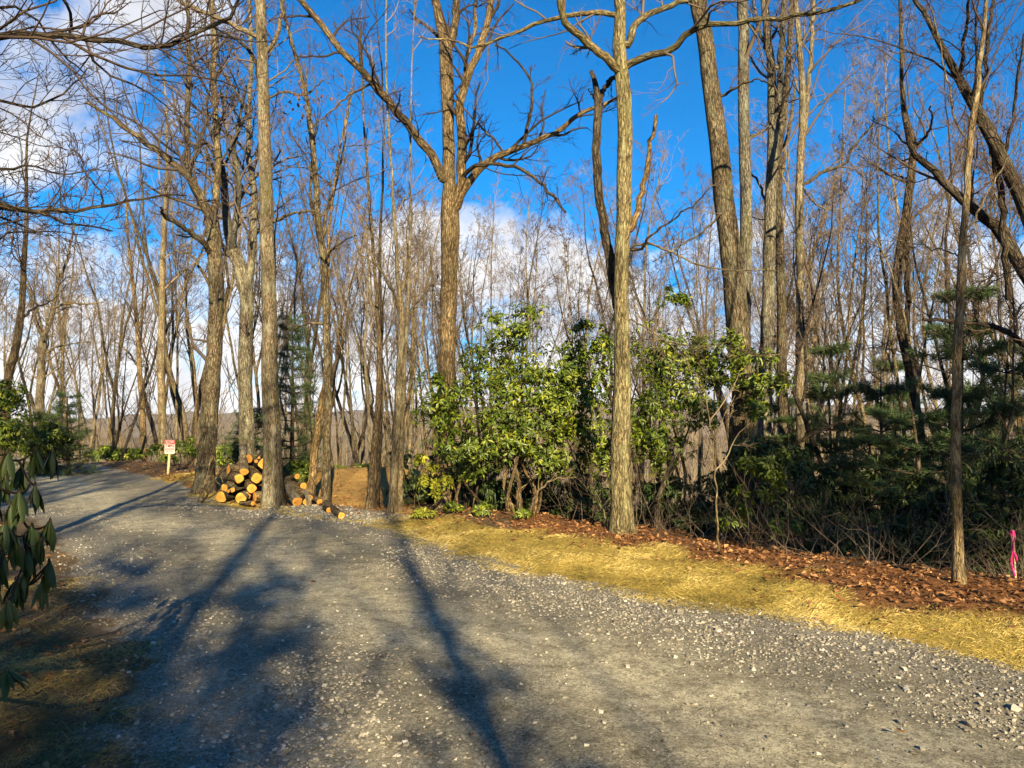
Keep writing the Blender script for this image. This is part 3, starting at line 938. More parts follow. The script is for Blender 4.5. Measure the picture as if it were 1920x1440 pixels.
def build_main_trees():
    T = traced_tree
    A = T('tall straight pale trunked tree just right of the log pile', 14.7,
      [(513, 945, 42), (512, 900, 36), (511, 850, 33), (507, 720, 30), (505, 600, 28), (501, 450, 26), (497, 300, 24), (493, 150, 21), (489, 40, 20), (486, -60, 19)],
      [dict(p=[(481, 68), (440, 48), (395, 28), (345, 5), (300, -30)], w=(11, 6)),
       dict(p=[(492, 196), (486, 150), (480, 118), (458, 84), (427, 69), (387, 67), (338, 82)], w=(10, 3), bark=BARK_DARK),
       dict(p=[(499, 98), (512, 80), (524, 52), (530, 0), (534, -40)], w=(10, 6)),
       dict(p=[(508, 417), (545, 402), (575, 396), (610, 402)], w=(7, 2), dd=-1),
       dict(p=[(498, 190), (530, 172), (570, 176), (610, 150)], w=(5, 2), dd=-.4)], BARK_PALE, TWIG, 11, H=19, density=1.2, crown_t=(.5, .97))
    r = np.random.default_rng(15)
    n = 90
    C = np.array([pt(r.normal(565, 26), r.normal(190, 24), r.uniform(13.6, 15.4)) for _ in range(n)]) - np.array(A.location)
    D = np.stack([r.normal(0, .5, n), r.normal(0, .5, n), -np.ones(n)], -1)
    L = r.uniform(.05, .11, n)
    V, Fq, rd = leafcards(C, D, r.normal(size=(n, 3)), L, L * .5, r.uniform(.3, 1.5, n), r.uniform(0, .6, n), 3)
    obj('clinging_leaves', mesh_np('clinging_leaves', V, Fq, {'rnd': rd}, False, [LEAF_DEAD]), A, kind='stuff')
    T('thick brown tree with spreading limbs left of the log pile', 17.0,
      [(381, 912, 40), (388, 850, 33), (394, 760, 31), (402, 650, 28), (405, 540, 27), (402, 460, 27), (396, 415, 26)],
      [dict(p=[(396, 418), (385, 385), (362, 345), (340, 318), (290, 280), (245, 248), (200, 215), (160, 190)], w=(19, 4), dd=-1.5),
       dict(p=[(386, 390), (360, 345), (352, 310), (352, 220), (354, 130), (352, 40), (350, -60)], w=(15, 6), dd=1),
       dict(p=[(397, 415), (405, 370), (409, 320), (405, 240), (400, 150), (402, 60), (398, -40)], w=(16, 7), dd=1.5),
       dict(p=[(400, 480), (375, 450), (340, 425), (308, 405), (302, 392)], w=(12, 4), dd=-2),
       dict(p=[(404, 560), (385, 520), (360, 480), (330, 470)], w=(8, 3), dd=1)], BARK_OAK, TWIG, 12, H=0, density=1.6, nb=6, crown_t=(.45, .97))
    T('gnarled many limbed tree behind the log pile, forked low', 18.5,
      [(466, 900, 30), (462, 800, 27), (460, 720, 26), (461, 620, 25), (462, 555, 25), (452, 510, 23), (438, 470, 22)],
      [dict(p=[(438, 475), (428, 430), (424, 390), (416, 320), (405, 260), (402, 180), (398, 60), (395, -40)], w=(20, 7), dd=1),
       dict(p=[(462, 560), (470, 500), (474, 430), (476, 360), (468, 300), (466, 220), (470, 120), (468, 0)], w=(17, 7), dd=.5),
       dict(p=[(436, 470), (442, 420), (448, 350), (440, 280), (452, 210), (462, 160)], w=(14, 4), dd=-1.5),
       dict(p=[(450, 510), (425, 470), (400, 440), (388, 400), (384, 360)], w=(10, 4), dd=-1)], BARK_GREY, TWIG, 13, H=0, density=1.5, nb=5, crown_t=(.5, .97))
    T('slender upright grey tree with a dark ring, right of the pale trunk', 15.2,
      [(611, 938, 19), (612, 860, 16), (615, 740, 15), (613, 640, 14), (609, 540, 14), (606, 470, 13), (600, 440, 12)],
      [dict(p=[(605, 470), (592, 420), (582, 360), (585, 300), (578, 220), (572, 120)], w=(9, 3), dd=1),
       dict(p=[(604, 460), (612, 400), (625, 360), (640, 300), (650, 230), (662, 160)], w=(9, 3), dd=1),
       dict(p=[(608, 500), (622, 468), (650, 450), (668, 440)], w=(5, 2)),
       dict(p=[(606, 608), (580, 606), (560, 612), (545, 622)], w=(6, 2), bark=BARK_PALE)], BARK_OAK, TWIG, 14, H=13, density=1.5, nb=6, crown_t=(.45, .97))
    T('leaning orange brown trunk between the logs and the ringed tree', 15.4,
      [(581, 925, 16), (588, 860, 14), (596, 800, 13), (604, 745, 11), (612, 690, 9)], [], BARK_WARM, TWIG, 15, H=9, density=1.0, nb=6, crown_t=(.5, .95))
    T('orange based leaning trunk at the clearing edge, darker side left', 14.0,
      [(692, 958, 17), (697, 900, 13), (702, 830, 11), (708, 760, 10), (712, 680, 9), (708, 580, 8), (700, 480, 6)], [], BARK_WARM, TWIG, 16, H=12, density=1.4, nb=10, crown_t=(.35, .97))
    T('dark thin stem behind the orange based trunk at the clearing', 14.6,
      [(706, 950, 11), (711, 880, 9), (712, 800, 9), (714, 700, 8), (716, 600, 7), (712, 500, 6)], [], BARK_DARK, TWIG_DARK, 17, H=11, density=1.4, nb=9, crown_t=(.35, .97))
    T('pale twin tree, thicker left stem, left of the big laurel', 13.2,
      [(733, 972, 17), (738, 900, 15), (744, 800, 14), (749, 700, 13), (752, 640, 13), (752, 580, 11), (745, 500, 8), (741, 430, 6)],
      [dict(p=[(752, 610), (775, 575), (800, 545), (822, 515)], w=(7, 3), dd=1), dict(p=[(750, 560), (765, 500), (770, 430), (772, 350)], w=(7, 2)),
       dict(p=[(752, 590), (735, 545), (710, 500), (680, 480), (660, 440)], w=(6, 2), dd=-1)], BARK_PALE, TWIG_PALE, 18, H=11, density=1.5, nb=9, crown_t=(.4, .97))
    T('pale twin tree, thinner right stem against the big laurel', 13.3,
      [(749, 970, 11), (751, 900, 10), (754, 800, 9), (758, 700, 9), (762, 620, 8), (766, 540, 6), (768, 460, 5)], [], BARK_PALE, TWIG_PALE, 19, H=10, density=1.3, nb=8, crown_t=(.4, .97))
    T('big ochre trunked tree rising from the laurel, forked into a wide V', 13.6,
      [(835, 960, 36), (836, 850, 33), (838, 740, 31), (839, 640, 30), (842, 520, 32), (844, 430, 34), (843, 385, 34), (842, 330, 23), (841, 240, 23), (838, 150, 25), (834, 80, 26), (818, 10, 16), (806, -60, 14)],
      [dict(p=[(850, 400), (862, 365), (867, 320), (867, 260), (864, 190), (880, 135), (898, 95), (915, 40), (925, -40)], w=(21, 11), dd=-.5),
       dict(p=[(836, 110), (848, 70), (856, 20), (858, -60)], w=(17, 13), dd=.3),
       dict(p=[(866, 180), (876, 110), (888, 50), (895, -30)], w=(9, 6), dd=.5),
       dict(p=[(832, 345), (822, 318), (804, 285), (775, 245), (748, 213), (716, 175), (682, 138), (650, 108), (612, 60), (585, 25), (556, -5), (530, -40)], w=(17, 9), dd=-1.5),
       dict(p=[(862, 368), (889, 329), (912, 305), (942, 289), (987, 271), (1040, 249), (1084, 218), (1118, 200), (1165, 178)], w=(17, 5), dd=-1.0),
       dict(p=[(866, 335), (880, 318), (893, 311), (933, 307), (982, 320), (1018, 347), (1040, 372), (1060, 396)], w=(9, 4), dd=-1.5, bark=BARK_DARK),
       dict(p=[(982, 271), (990, 235), (997, 200), (996, 155), (962, 107), (925, 84)], w=(7, 3), d0=-.6, dd=-.4, bark=BARK_DARK),
       dict(p=[(945, 288), (925, 262), (900, 238), (872, 205), (858, 180)], w=(5, 2), d0=-.5, dd=-.6),
       dict(p=[(700, 158), (668, 170), (640, 190), (615, 215), (570, 250)], w=(5, 2), d0=-1.0)], BARK_WARM, TWIG_DARK, 20, H=20, density=1.15, crown_t=(.62, .98))
    T('broken topped dark stem forking from the lichen grey tree', 10.9,
      [(1168, 620, 17), (1156, 570, 17), (1147, 510, 18), (1140, 470, 18), (1128, 400, 17), (1120, 320, 17), (1118, 250, 16), (1122, 205, 15), (1118, 170, 12), (1108, 133, 8)],
      [dict(p=[(1123, 205), (1130, 170), (1142, 153), (1152, 146)], w=(10, 9), bare=True, dd=.2),
       dict(p=[(1124, 212), (1140, 192), (1160, 182), (1185, 172)], w=(5, 2), dd=.3), dict(p=[(1122, 200), (1112, 180), (1103, 168)], w=(5, 2), bare=True, dd=.1)],
      BARK_DARK, TWIG_DARK, 22, H=0, ground=False, broken=True, nb=0, density=1.0)
    T('lichen grey tree standing on the leafy bank in front of the laurel', 10.6,
      [(1168, 1008, 44), (1166, 960, 39), (1164, 860, 36), (1165, 740, 33), (1166, 620, 30), (1165, 500, 29), (1168, 420, 28), (1171, 330, 27), (1172, 240, 27), (1168, 160, 27), (1162, 90, 26), (1162, 20, 22), (1160, -60, 20)],
      [dict(p=[(1164, 135), (1150, 122), (1126, 100), (1100, 76), (1078, 58), (1058, 38), (1051, 10), (1054, -40)], w=(18, 11), dd=-.6),
       dict(p=[(1180, 120), (1205, 106), (1240, 100), (1268, 88), (1290, 60), (1320, 48), (1370, 44), (1430, 36), (1500, 30), (1560, 18), (1625, -5)], w=(15, 6), dd=-1.2),
       dict(p=[(1176, 85), (1186, 55), (1205, 33), (1240, 18), (1300, -8), (1350, -40)], w=(15, 10), dd=.5),
       dict(p=[(1158, 28), (1107, 24), (1053, 33), (1018, 42), (969, 60), (924, 78), (889, 86), (840, 76), (782, 69)], w=(11, 3), dd=1.0),
       dict(p=[(1185, 428), (1196, 395), (1206, 350), (1213, 310), (1220, 262), (1232, 218)], w=(13, 7), bare=True, dd=.3, bark=BARK_WARM, label='broken pale snag limb'),
       dict(p=[(1183, 470), (1205, 462), (1222, 440), (1262, 410), (1300, 385), (1330, 352)], w=(6, 2), dd=-.8, bark=BARK_DARK),
       dict(p=[(1184, 462), (1215, 458), (1250, 468), (1300, 492), (1340, 504), (1400, 506), (1455, 504)], w=(5, 2), dd=-.8, bark=BARK_PALE),
       dict(p=[(1182, 600), (1220, 620), (1270, 660), (1310, 710), (1335, 760)], w=(3.5, 1.5), dd=-1.0, bark=BARK_PALE),
       dict(p=[(1182, 640), (1230, 636), (1300, 650), (1370, 640)], w=(3, 1.2), dd=-1.0, bark=BARK_PALE)],
      BARK_YELLOW, TWIG, 21, H=17, density=1.15, crown_t=(.6, .98), lump=.08)
    T('thick leaning furrowed trunk rising out of the right woods', 12.4,
      [(1402, 985, 56), (1398, 860, 50), (1394, 740, 47), (1384, 620, 44), (1377, 540, 42), (1367, 440, 38), (1353, 333, 36), (1340, 210, 34), (1325, 90, 32), (1310, 10, 31), (1298, -60, 30)],
      [dict(p=[(1362, 385), (1345, 410), (1310, 440), (1260, 470), (1225, 490)], w=(5, 2), dd=-1), dict(p=[(1352, 180), (1380, 165), (1415, 150), (1450, 160)], w=(6, 2))],
      BARK_OAK, TWIG, 23, H=20, density=1.1, crown_t=(.55, .98), lump=.07)
    T('straight brown trunk close behind the thick leaning trunk', 14.2,
      [(1402, 960, 26), (1400, 800, 24), (1396, 640, 23), (1398, 480, 23), (1399, 350, 22), (1394, 200, 21), (1394, 80, 20), (1392, -50, 19)],
      [dict(p=[(1404, 260), (1440, 240), (1470, 215)], w=(6, 3))], BARK_GREY, TWIG, 24, H=18, density=1.1, crown_t=(.5, .98))
    T('grey forked tree, second right of the thick leaning trunk', 14.8,
      [(1430, 960, 26), (1434, 800, 25), (1437, 660, 24), (1441, 520, 22), (1444, 380, 21), (1450, 250, 21), (1447, 140, 16), (1438, 60, 14), (1430, -40, 13)],
      [dict(p=[(1450, 260), (1462, 180), (1464, 100), (1470, 0), (1472, -50)], w=(14, 9)), dict(p=[(1449, 120), (1425, 60), (1415, 0)], w=(8, 5)),
       dict(p=[(1444, 420), (1425, 350), (1400, 310), (1385, 260)], w=(6, 2))], BARK_GREY, TWIG, 25, H=17, density=1.2, crown_t=(.5, .98))
    T('grey upright tree with broken side stub, close right of the forked one', 15.4,
      [(1470, 960, 19), (1468, 800, 18), (1466, 660, 18), (1464, 520, 16), (1460, 400, 15), (1462, 280, 13), (1475, 160, 12), (1482, 60, 10), (1486, -40, 9)],
      [dict(p=[(1465, 330), (1480, 240), (1488, 190), (1492, 150)], w=(8, 4), bare=True)], BARK_OAK, TWIG, 26, H=16, density=1.3, crown_t=(.45, .98))
    T('mossy pale slim tree, third stem in the right hand cluster', 13.4,
      [(1498, 985, 18), (1500, 850, 16), (1499, 720, 15), (1500, 560, 14), (1498, 430, 14), (1500, 300, 13), (1506, 190, 12), (1500, 100, 10), (1492, 0, 9), (1490, -40, 8)],
      [dict(p=[(1502, 300), (1512, 200), (1520, 110), (1524, 30), (1526, -40)], w=(10, 7)), dict(p=[(1500, 350), (1540, 325), (1580, 308), (1596, 280), (1620, 255), (1660, 215), (1690, 190)], w=(7, 2), dd=-1),
       dict(p=[(1502, 350), (1525, 380), (1560, 395), (1600, 380)], w=(4, 2))], BARK_PALE, TWIG, 27, H=16, density=1.4, crown_t=(.45, .98))
    T('crooked dark stemmed tree right of the gap of blue sky', 15.0,
      [(1752, 985, 20), (1738, 900, 19), (1722, 800, 18), (1708, 700, 18), (1694, 640, 17), (1680, 540, 17), (1688, 470, 16), (1700, 400, 15), (1708, 330, 15), (1712, 270, 13), (1698, 220, 11), (1692, 160, 9), (1690, 80, 7), (1686, -20, 6)],
      [dict(p=[(1698, 640), (1702, 560), (1700, 480), (1704, 400)], w=(11, 9), bare=True), dict(p=[(1712, 280), (1740, 250), (1748, 225), (1744, 200)], w=(6, 3)),
       dict(p=[(1706, 335), (1680, 330), (1650, 320), (1610, 290)], w=(4, 2))], BARK_DARK, TWIG_DARK, 28, H=13, density=1.5, crown_t=(.5, .98))
    T('leaning dark tree entering from the right edge, upper of the two', 9.2,
      [(2090, 980, 34), (2040, 760, 30), (1985, 560, 28), (1920, 387, 25), (1898, 333, 24), (1862, 267, 23), (1836, 213, 21), (1800, 151, 16), (1764, 80, 12), (1724, 9, 9), (1700, -40, 8)],
      [dict(p=[(1855, 255), (1866, 300), (1876, 360), (1880, 444), (1888, 511), (1892, 560)], w=(12, 12), bare=True, d0=.4, dd=.4),
       dict(p=[(1836, 215), (1845, 150), (1850, 80), (1862, 0), (1870, -50)], w=(9, 5)), dict(p=[(1800, 152), (1806, 90), (1815, 20), (1820, -40)], w=(8, 4)),
       dict(p=[(1880, 300), (1900, 220), (1912, 120), (1925, 20)], w=(7, 3))], BARK_DARK, TWIG_DARK, 29, H=13, density=2.3, crown_t=(.4, .98), nb=8)
    T('leaning dark tree entering from the right edge, lower of the two', 9.8,
      [(2085, 980, 30), (2040, 760, 27), (1985, 620, 26), (1920, 511, 24), (1880, 440, 22), (1831, 396, 18), (1773, 347, 15), (1742, 312, 13), (1720, 298, 12), (1700, 250, 9), (1694, 190, 6), (1690, 120, 4)],
      [dict(p=[(1742, 314), (1728, 300), (1700, 298), (1685, 305)], w=(5, 2)), dict(p=[(1830, 395), (1820, 340), (1825, 280), (1815, 220)], w=(7, 3)),
       dict(p=[(2000, 650), (1930, 648), (1885, 622), (1840, 606), (1790, 603), (1728, 600)], w=(15, 6), dd=.5)], BARK_DARK, TWIG_DARK, 30, H=0, broken=True, density=2.4, crown_t=(.5, .98), nb=6)
    T('slim smooth barked young tree at the leaf edge on the right', 7.3,
      [(1798, 1108, 23), (1796, 1040, 19), (1793, 920, 18), (1792, 800, 17), (1796, 680, 16), (1800, 560, 14), (1806, 440, 13), (1814, 330, 12), (1824, 230, 11), (1834, 150, 9), (1842, 70, 8), (1850, -10, 7), (1856, -60, 6)],
      [dict(p=[(1802, 600), (1818, 560), (1840, 540), (1880, 520), (1930, 495)], w=(5, 2)), dict(p=[(1798, 480), (1760, 468), (1710, 455), (1650, 450)], w=(3, 1.2)),
       dict(p=[(1806, 440), (1830, 405), (1858, 350), (1890, 300), (1925, 200)], w=(5, 2)), dict(p=[(1812, 280), (1790, 220), (1772, 120), (1745, 20), (1735, -30)], w=(4, 2)),
       dict(p=[(1794, 850), (1850, 850), (1925, 842)], w=(2.5, 1)), dict(p=[(1796, 700), (1740, 690), (1680, 660), (1600, 655), (1500, 662), (1400, 668)], w=(3, 1.2), dd=.8)],
      BARK_PALE, TWIG_DARK, 31, H=10, density=2.2, crown_t=(.45, .97), nb=9, lump=.03, spread=.3)
    T('thin whip like sapling left of the leaf bank corner', 8.8, [(1347, 1032, 4), (1344, 960, 3.4), (1340, 880, 3), (1331, 790, 2.4), (1322, 740, 2)], [], BARK_PALE, TWIG_PALE, 32, H=0, broken=True, nb=3, density=.6, sides=6, name='sapling')
    # trees whose trunks stand outside the frame on the left, boughs reaching in
    T('tree left of the frame whose dark boughs overhang the road', 6.2,
      [(-330, 1160, 50), (-325, 800, 44), (-320, 400, 38), (-315, 100, 33), (-300, -150, 28)],
      [dict(p=[(-318, 130), (-150, 85), (0, 67), (70, 68), (130, 66), (220, 80), (300, 88), (370, 65), (420, 35), (450, 0), (462, -30)], w=(17, 6), dd=.8),
       dict(p=[(-320, 420), (-150, 392), (0, 387), (90, 399), (180, 391), (258, 372), (345, 368)], w=(15, 3), dd=.6),
       dict(p=[(-319, 350), (-150, 360), (0, 384), (40, 392), (90, 405), (145, 422), (214, 431)], w=(10, 3), dd=.3),
       dict(p=[(-320, 250), (-150, 200), (0, 185), (60, 204), (110, 180), (165, 130)], w=(9, 3), dd=1.2),
       dict(p=[(-320, 300), (-150, 290), (0, 318), (60, 312), (120, 325), (205, 318)], w=(8, 2), dd=.9),
       dict(p=[(-316, 60), (-150, 0), (0, 10), (60, 30), (120, 105), (160, 136)], w=(8, 3), dd=1.4),
       dict(p=[(-310, -80), (-100, -120), (60, -60), (120, 0), (132, 30), (131, 66)], w=(8, 6), dd=1.0, bare=True),
       dict(p=[(200, 388), (178, 350), (150, 300), (140, 250)], w=(5, 2), d0=.3, dd=.2),
       dict(p=[(-322, 520), (-150, 470), (0, 445), (80, 432), (160, 440)], w=(7, 2), dd=1.8)],
      BARK_DARK, TWIG_DARK, 33, H=13, density=2.9, nb=5, crown_t=(.75, .97))
    T('pale forked tree at the road bend on the far left', 25.0,
      [(72, 850, 20), (74, 780, 16), (77, 700, 14), (80, 640, 14), (82, 630, 13)],
      [dict(p=[(80, 638), (92, 610), (102, 570), (110, 530), (128, 480), (140, 420)], w=(11, 3)), dict(p=[(78, 625), (66, 600), (62, 570), (50, 530)], w=(8, 3)),
       dict(p=[(80, 670), (95, 655), (130, 645), (170, 640)], w=(4, 2)), dict(p=[(100, 578), (130, 568), (165, 570), (195, 566)], w=(5, 2))], BARK_PALE, TWIG_PALE, 34, H=0, broken=True, density=1.5, nb=5, crown_t=(.6, .97))
    T('dark curved tree at the far left edge behind the hedge', 22.0,
      [(10, 800, 18), (14, 720, 15), (26, 670, 14), (36, 610, 13), (42, 560, 11), (46, 480, 9), (50, 400, 7)], [dict(p=[(40, 600), (60, 580), (85, 570), (110, 555)], w=(6, 2))], BARK_DARK, TWIG_DARK, 35, H=12, density=1.5, nb=7, crown_t=(.5, .97))
    T('brown trunk right of the road crest, nearest the sign on its left', 33.0,
      [(272, 868, 12), (268, 780, 10), (262, 700, 9), (258, 620, 8), (250, 540, 7)], [dict(p=[(260, 690), (240, 660), (215, 640)], w=(5, 2)), dict(p=[(258, 620), (272, 570), (280, 500)], w=(5, 2))], BARK_WARM, TWIG, 36, H=13, density=1.0, nb=10, crown_t=(.4, .97))
    T('broad pale trunk beyond the sign', 30.0,
      [(305, 868, 16), (304, 780, 14), (302, 680, 13), (304, 560, 11), (306, 460, 9)], [], BARK_PALE, TWIG_PALE, 37, H=16, density=1.0, nb=12, crown_t=(.4, .97))


build_main_trees()


def build_woods():
    lab = 'slim bare tree among the many in the winter woods beyond the plateau edge'
    protos = [make_proto(101, 17, .13, .35, lab, BARK_OAK, TWIG), make_proto(102, 19, .16, .42, lab, BARK_PALE, TWIG_PALE, asc=40),
              make_proto(103, 15, .11, .3, lab, BARK_PALE, TWIG, fork=2), make_proto(104, 18, .15, .38, lab, BARK_OAK, TWIG, fork=3),
              make_proto(105, 13, .085, .3, lab, BARK_WARM, TWIG, asc=38, nb=13), make_proto(106, 16, .12, .45, lab, BARK_PALE, TWIG_PALE, asc=36),
              make_proto(107, 11, .07, .25, lab, BARK_OAK, TWIG_DARK, fork=2, nb=12), make_proto(108, 20, .18, .4, lab, BARK_DARK, TWIG, fork=2)]
    zones = [  # az range (deg), distance range, count, group, label, min scale/max
        ((-37, -27), (31, 60), 32, 'bare trees beyond the road bend', 'slim bare tree in sunlit woods beyond the road bend', (.6, .95)),
        ((-27, -18), (27, 60), 42, 'bare trees behind the speed sign and log pile', 'slim bare tree in thicket behind sign and log pile', (.6, .95)),
        ((-18, -7), (25, 75), 46, 'bare trees down the slope past the clearing', 'slim bare tree on the slope past the clearing', (.6, .9)),
        ((-7, 8), (22, 70), 31, 'bare trees behind the laurels', 'slim bare tree on the slope behind the laurels', (.6, .92)),
        ((8, 22), (18, 70), 28, 'bare trees behind the right hand trunks', 'slim bare tree behind the thick leaning trunk', (.65, 1.05)),
        ((22, 37), (13, 65), 29, 'bare trees in the right woods', 'slim bare tree in shaded woods near right edge', (.65, 1.0)),
    ]
    kinds = ['straight brown', 'tall pale', 'pale two stemmed', 'three stemmed brown', 'thin warm brown', 'slim pale', 'small two stemmed', 'big dark forked']
    marks = [(-60, 'left picture edge'), (75, 'forked pale tree'), (200, 'road crest'), (317, 'speed sign'), (395, 'thick brown tree'), (505, 'pale trunk'), (612, 'ringed tree'), (690, 'orange stem'), (745, 'twin tree'), (840, 'ochre tree'),
             (1000, 'laurel top'), (1166, 'lichen grey tree'), (1280, 'right laurel'), (1385, 'leaning trunk'), (1440, 'forked grey tree'), (1500, 'mossy slim tree'), (1600, 'blue sky gap'), (1700, 'crooked dark tree'), (1796, 'smooth young tree'), (1990, 'right picture edge')]
    hts = [17, 19, 14.3, 17.1, 13, 16, 10.5, 19]
    tops = [(300, 520), (60, 330), (250, 470), (330, 500), (170, 470), (40, 420)]      # photo rows where the crowns end
    r = np.random.default_rng(202)
    first = [True] * len(protos)
    placed, used = [], set()
    for zi, ((a0, a1), (d0, d1), cnt, grp, lb, (s0, s1)) in enumerate(zones):
        k = tries = 0
        while k < cnt and tries < 4000:
            tries += 1
            a = math.radians(r.uniform(a0, a1))
            d = d0 + (d1 - d0) * r.uniform() ** 1.35
            x, y = d * math.sin(a), d * math.cos(a)
            s = float(sdf(np.array([x]), np.array([y]), PLATEAU)[0])
            if s < 1.2 or any((x - q[0]) ** 2 + (y - q[1]) ** 2 < 1.6 + .0012 * d * d for q in placed):
                continue
            i = int(r.integers(len(protos)))
            topz = pt(960, r.uniform(*tops[zi]), y)[2]
            sc = (topz - hz(x, y)) / hts[i]
            if sc < .38 or sc > 1.25:
                continue
            loc = (x, y, hz(x, y))
            lx = 960 + F_PX * x / y
            m = int(np.clip(np.searchsorted([q[0] for q in marks], lx), 1, len(marks) - 1))
            lbl = f"{kinds[i]} bare tree between {marks[m - 1][1]} and {marks[m][1]}" + (', nearer' if s < 14 else ', far down' if s > 32 else '')
            if lbl in used:
                continue
            used.add(lbl)
            if first[i]:
                first[i] = False
                p = protos[i]
                p.location = loc
                p.scale = (sc,) * 3
                p.rotation_euler = (0, 0, r.uniform(0, 6.28))
                p['label'], p['group'] = lbl, grp
            else:
                copy_tree(protos[i], loc, r.uniform(0, 6.28), sc, lbl, grp, (r.normal(0, .025), r.normal(0, .025)))
            placed.append((x, y))
            k += 1
    # trees behind the viewpoint, whose shadows fall across the road
    sh = make_proto(120, 17, .25, .3, 'straight bare tree behind the viewer whose trunk shades the road', BARK_OAK, TWIG, wob=.008, lean=.004, loc=(1.65, -13, hz(1.65, -13)), group='bare trees behind the viewer', spread=.32, nb=20)
    protos.append(sh)
    spots = [(4.2, -15.5, 8, 1.0), (-1.6, -11, 8, .9), (-3.2, -17, 8, 1.0)]
    rb = np.random.default_rng(9)
    for c0 in (-3.1, -4.3, -5.4, -6.6, -8.8, -11.8, -2.2, -.4, -14.5, -1.2):
        yy = -rb.uniform(11, 34)
        spots.append((c0 - .218 * yy, yy, int(rb.integers(len(protos))), rb.uniform(.85, 1.1)))
    spots += [(-6.2, -4, 8, .8), (-7.5, 4.5, 8, .6), (-10.5, 6.5, 8, .75), (-12.5, 9, 8, .6), (-5.6, -1.5, 8, .65), (-9.8, 9.3, 8, .5), (-8.5, 1, 8, .8), (-13.5, 5.5, 1, .95), (-17, 8, 0, .9), (-12, -3, 4, 1.0)]
    for i, (x, y, pi, sc) in enumerate(spots):
        copy_tree(protos[pi], (x, y, hz(x, y)), i * 1.3, sc, 'bare tree behind the viewer whose shadow falls across the road', 'bare trees behind the viewer')
    return protos


PROTOS = build_woods()


def build_far_woods():
    """the wooded hillside across the valley reads as one mass"""
    r = np.random.default_rng(77)
    n = 1250
    az = np.radians(r.uniform(-40, 40, n))
    d = 50 + 330 * r.uniform(0, 1, n) ** .9
    x, y = d * np.sin(az), d * np.cos(az)
    z = hills(x, y)
    h = r.uniform(11, 19, n)
    P = np.stack([x, y, z], -1)
    lean = r.normal(0, .09, (n, 3))
    lean[:, 2] = 1
    Pt, Rt = grow(r, P, lean, h, (.07 + d * .0003) * r.uniform(.5, 1.3, n), 5, .08, .03, .2)
    parts = [tubes(Pt, Rt, 3)]
    s, dr, l, q = kids(r, Pt, Rt, 9, .3, .98, 42, .34, .5, .03, .3)
    P1, R1 = grow(r, s, dr, l, q * .8, 3, .15, .1, .4)
    parts.append(tubes(P1, np.maximum(R1, .03), 3))
    s, dr, l, q = kids(r, P1, R1, 3, .3, 1, 42, .55, .6, .028, .2)
    P2, R2 = grow(r, s, dr, l, q, 2, .15, .1, .5)
    parts.append(tubes(P2, R2, 3))
    V, Fq, b = join(parts)
    obj('far_woods', mesh_np('far_woods', V, Fq, {'bark': b}, True, [TWIG_PALE]), kind='stuff', label='bare winter woods covering the hillside across the valley')


build_far_woods()

# ------------------------------------------------------------------ shrubs and evergreens
def whorl_leaves(r, C, A, nleaf, Ln, wf, droop, seg=2):
    """whorls of leaves round twig tips C with axes A"""
    n = len(C)
    Cx = np.repeat(C, nleaf, axis=0)
    Ax = np.repeat(norm(A), nleaf, axis=0)
    m = len(Cx)
    rv = norm(np.cross(Ax, r.normal(size=(m, 3))))
    a = np.radians(r.uniform(55, 115, m) + droop)
    D = Ax * np.cos(a)[:, None] + rv * np.sin(a)[:, None]
    D[:, 2] -= droop / 90.0
    U = norm(Ax + 0.25 * r.normal(size=(m, 3)))
    L = Ln * r.uniform(.7, 1.2, m)
    return leafcards(Cx + norm(D) * .012, D, U, L, L * wf * r.uniform(.85, 1.15, m), r.uniform(.5, 1.6, m), np.clip(r.normal(.45, .2, m) + np.repeat(r.normal(0, .16, n), nleaf), 0, 1), seg)


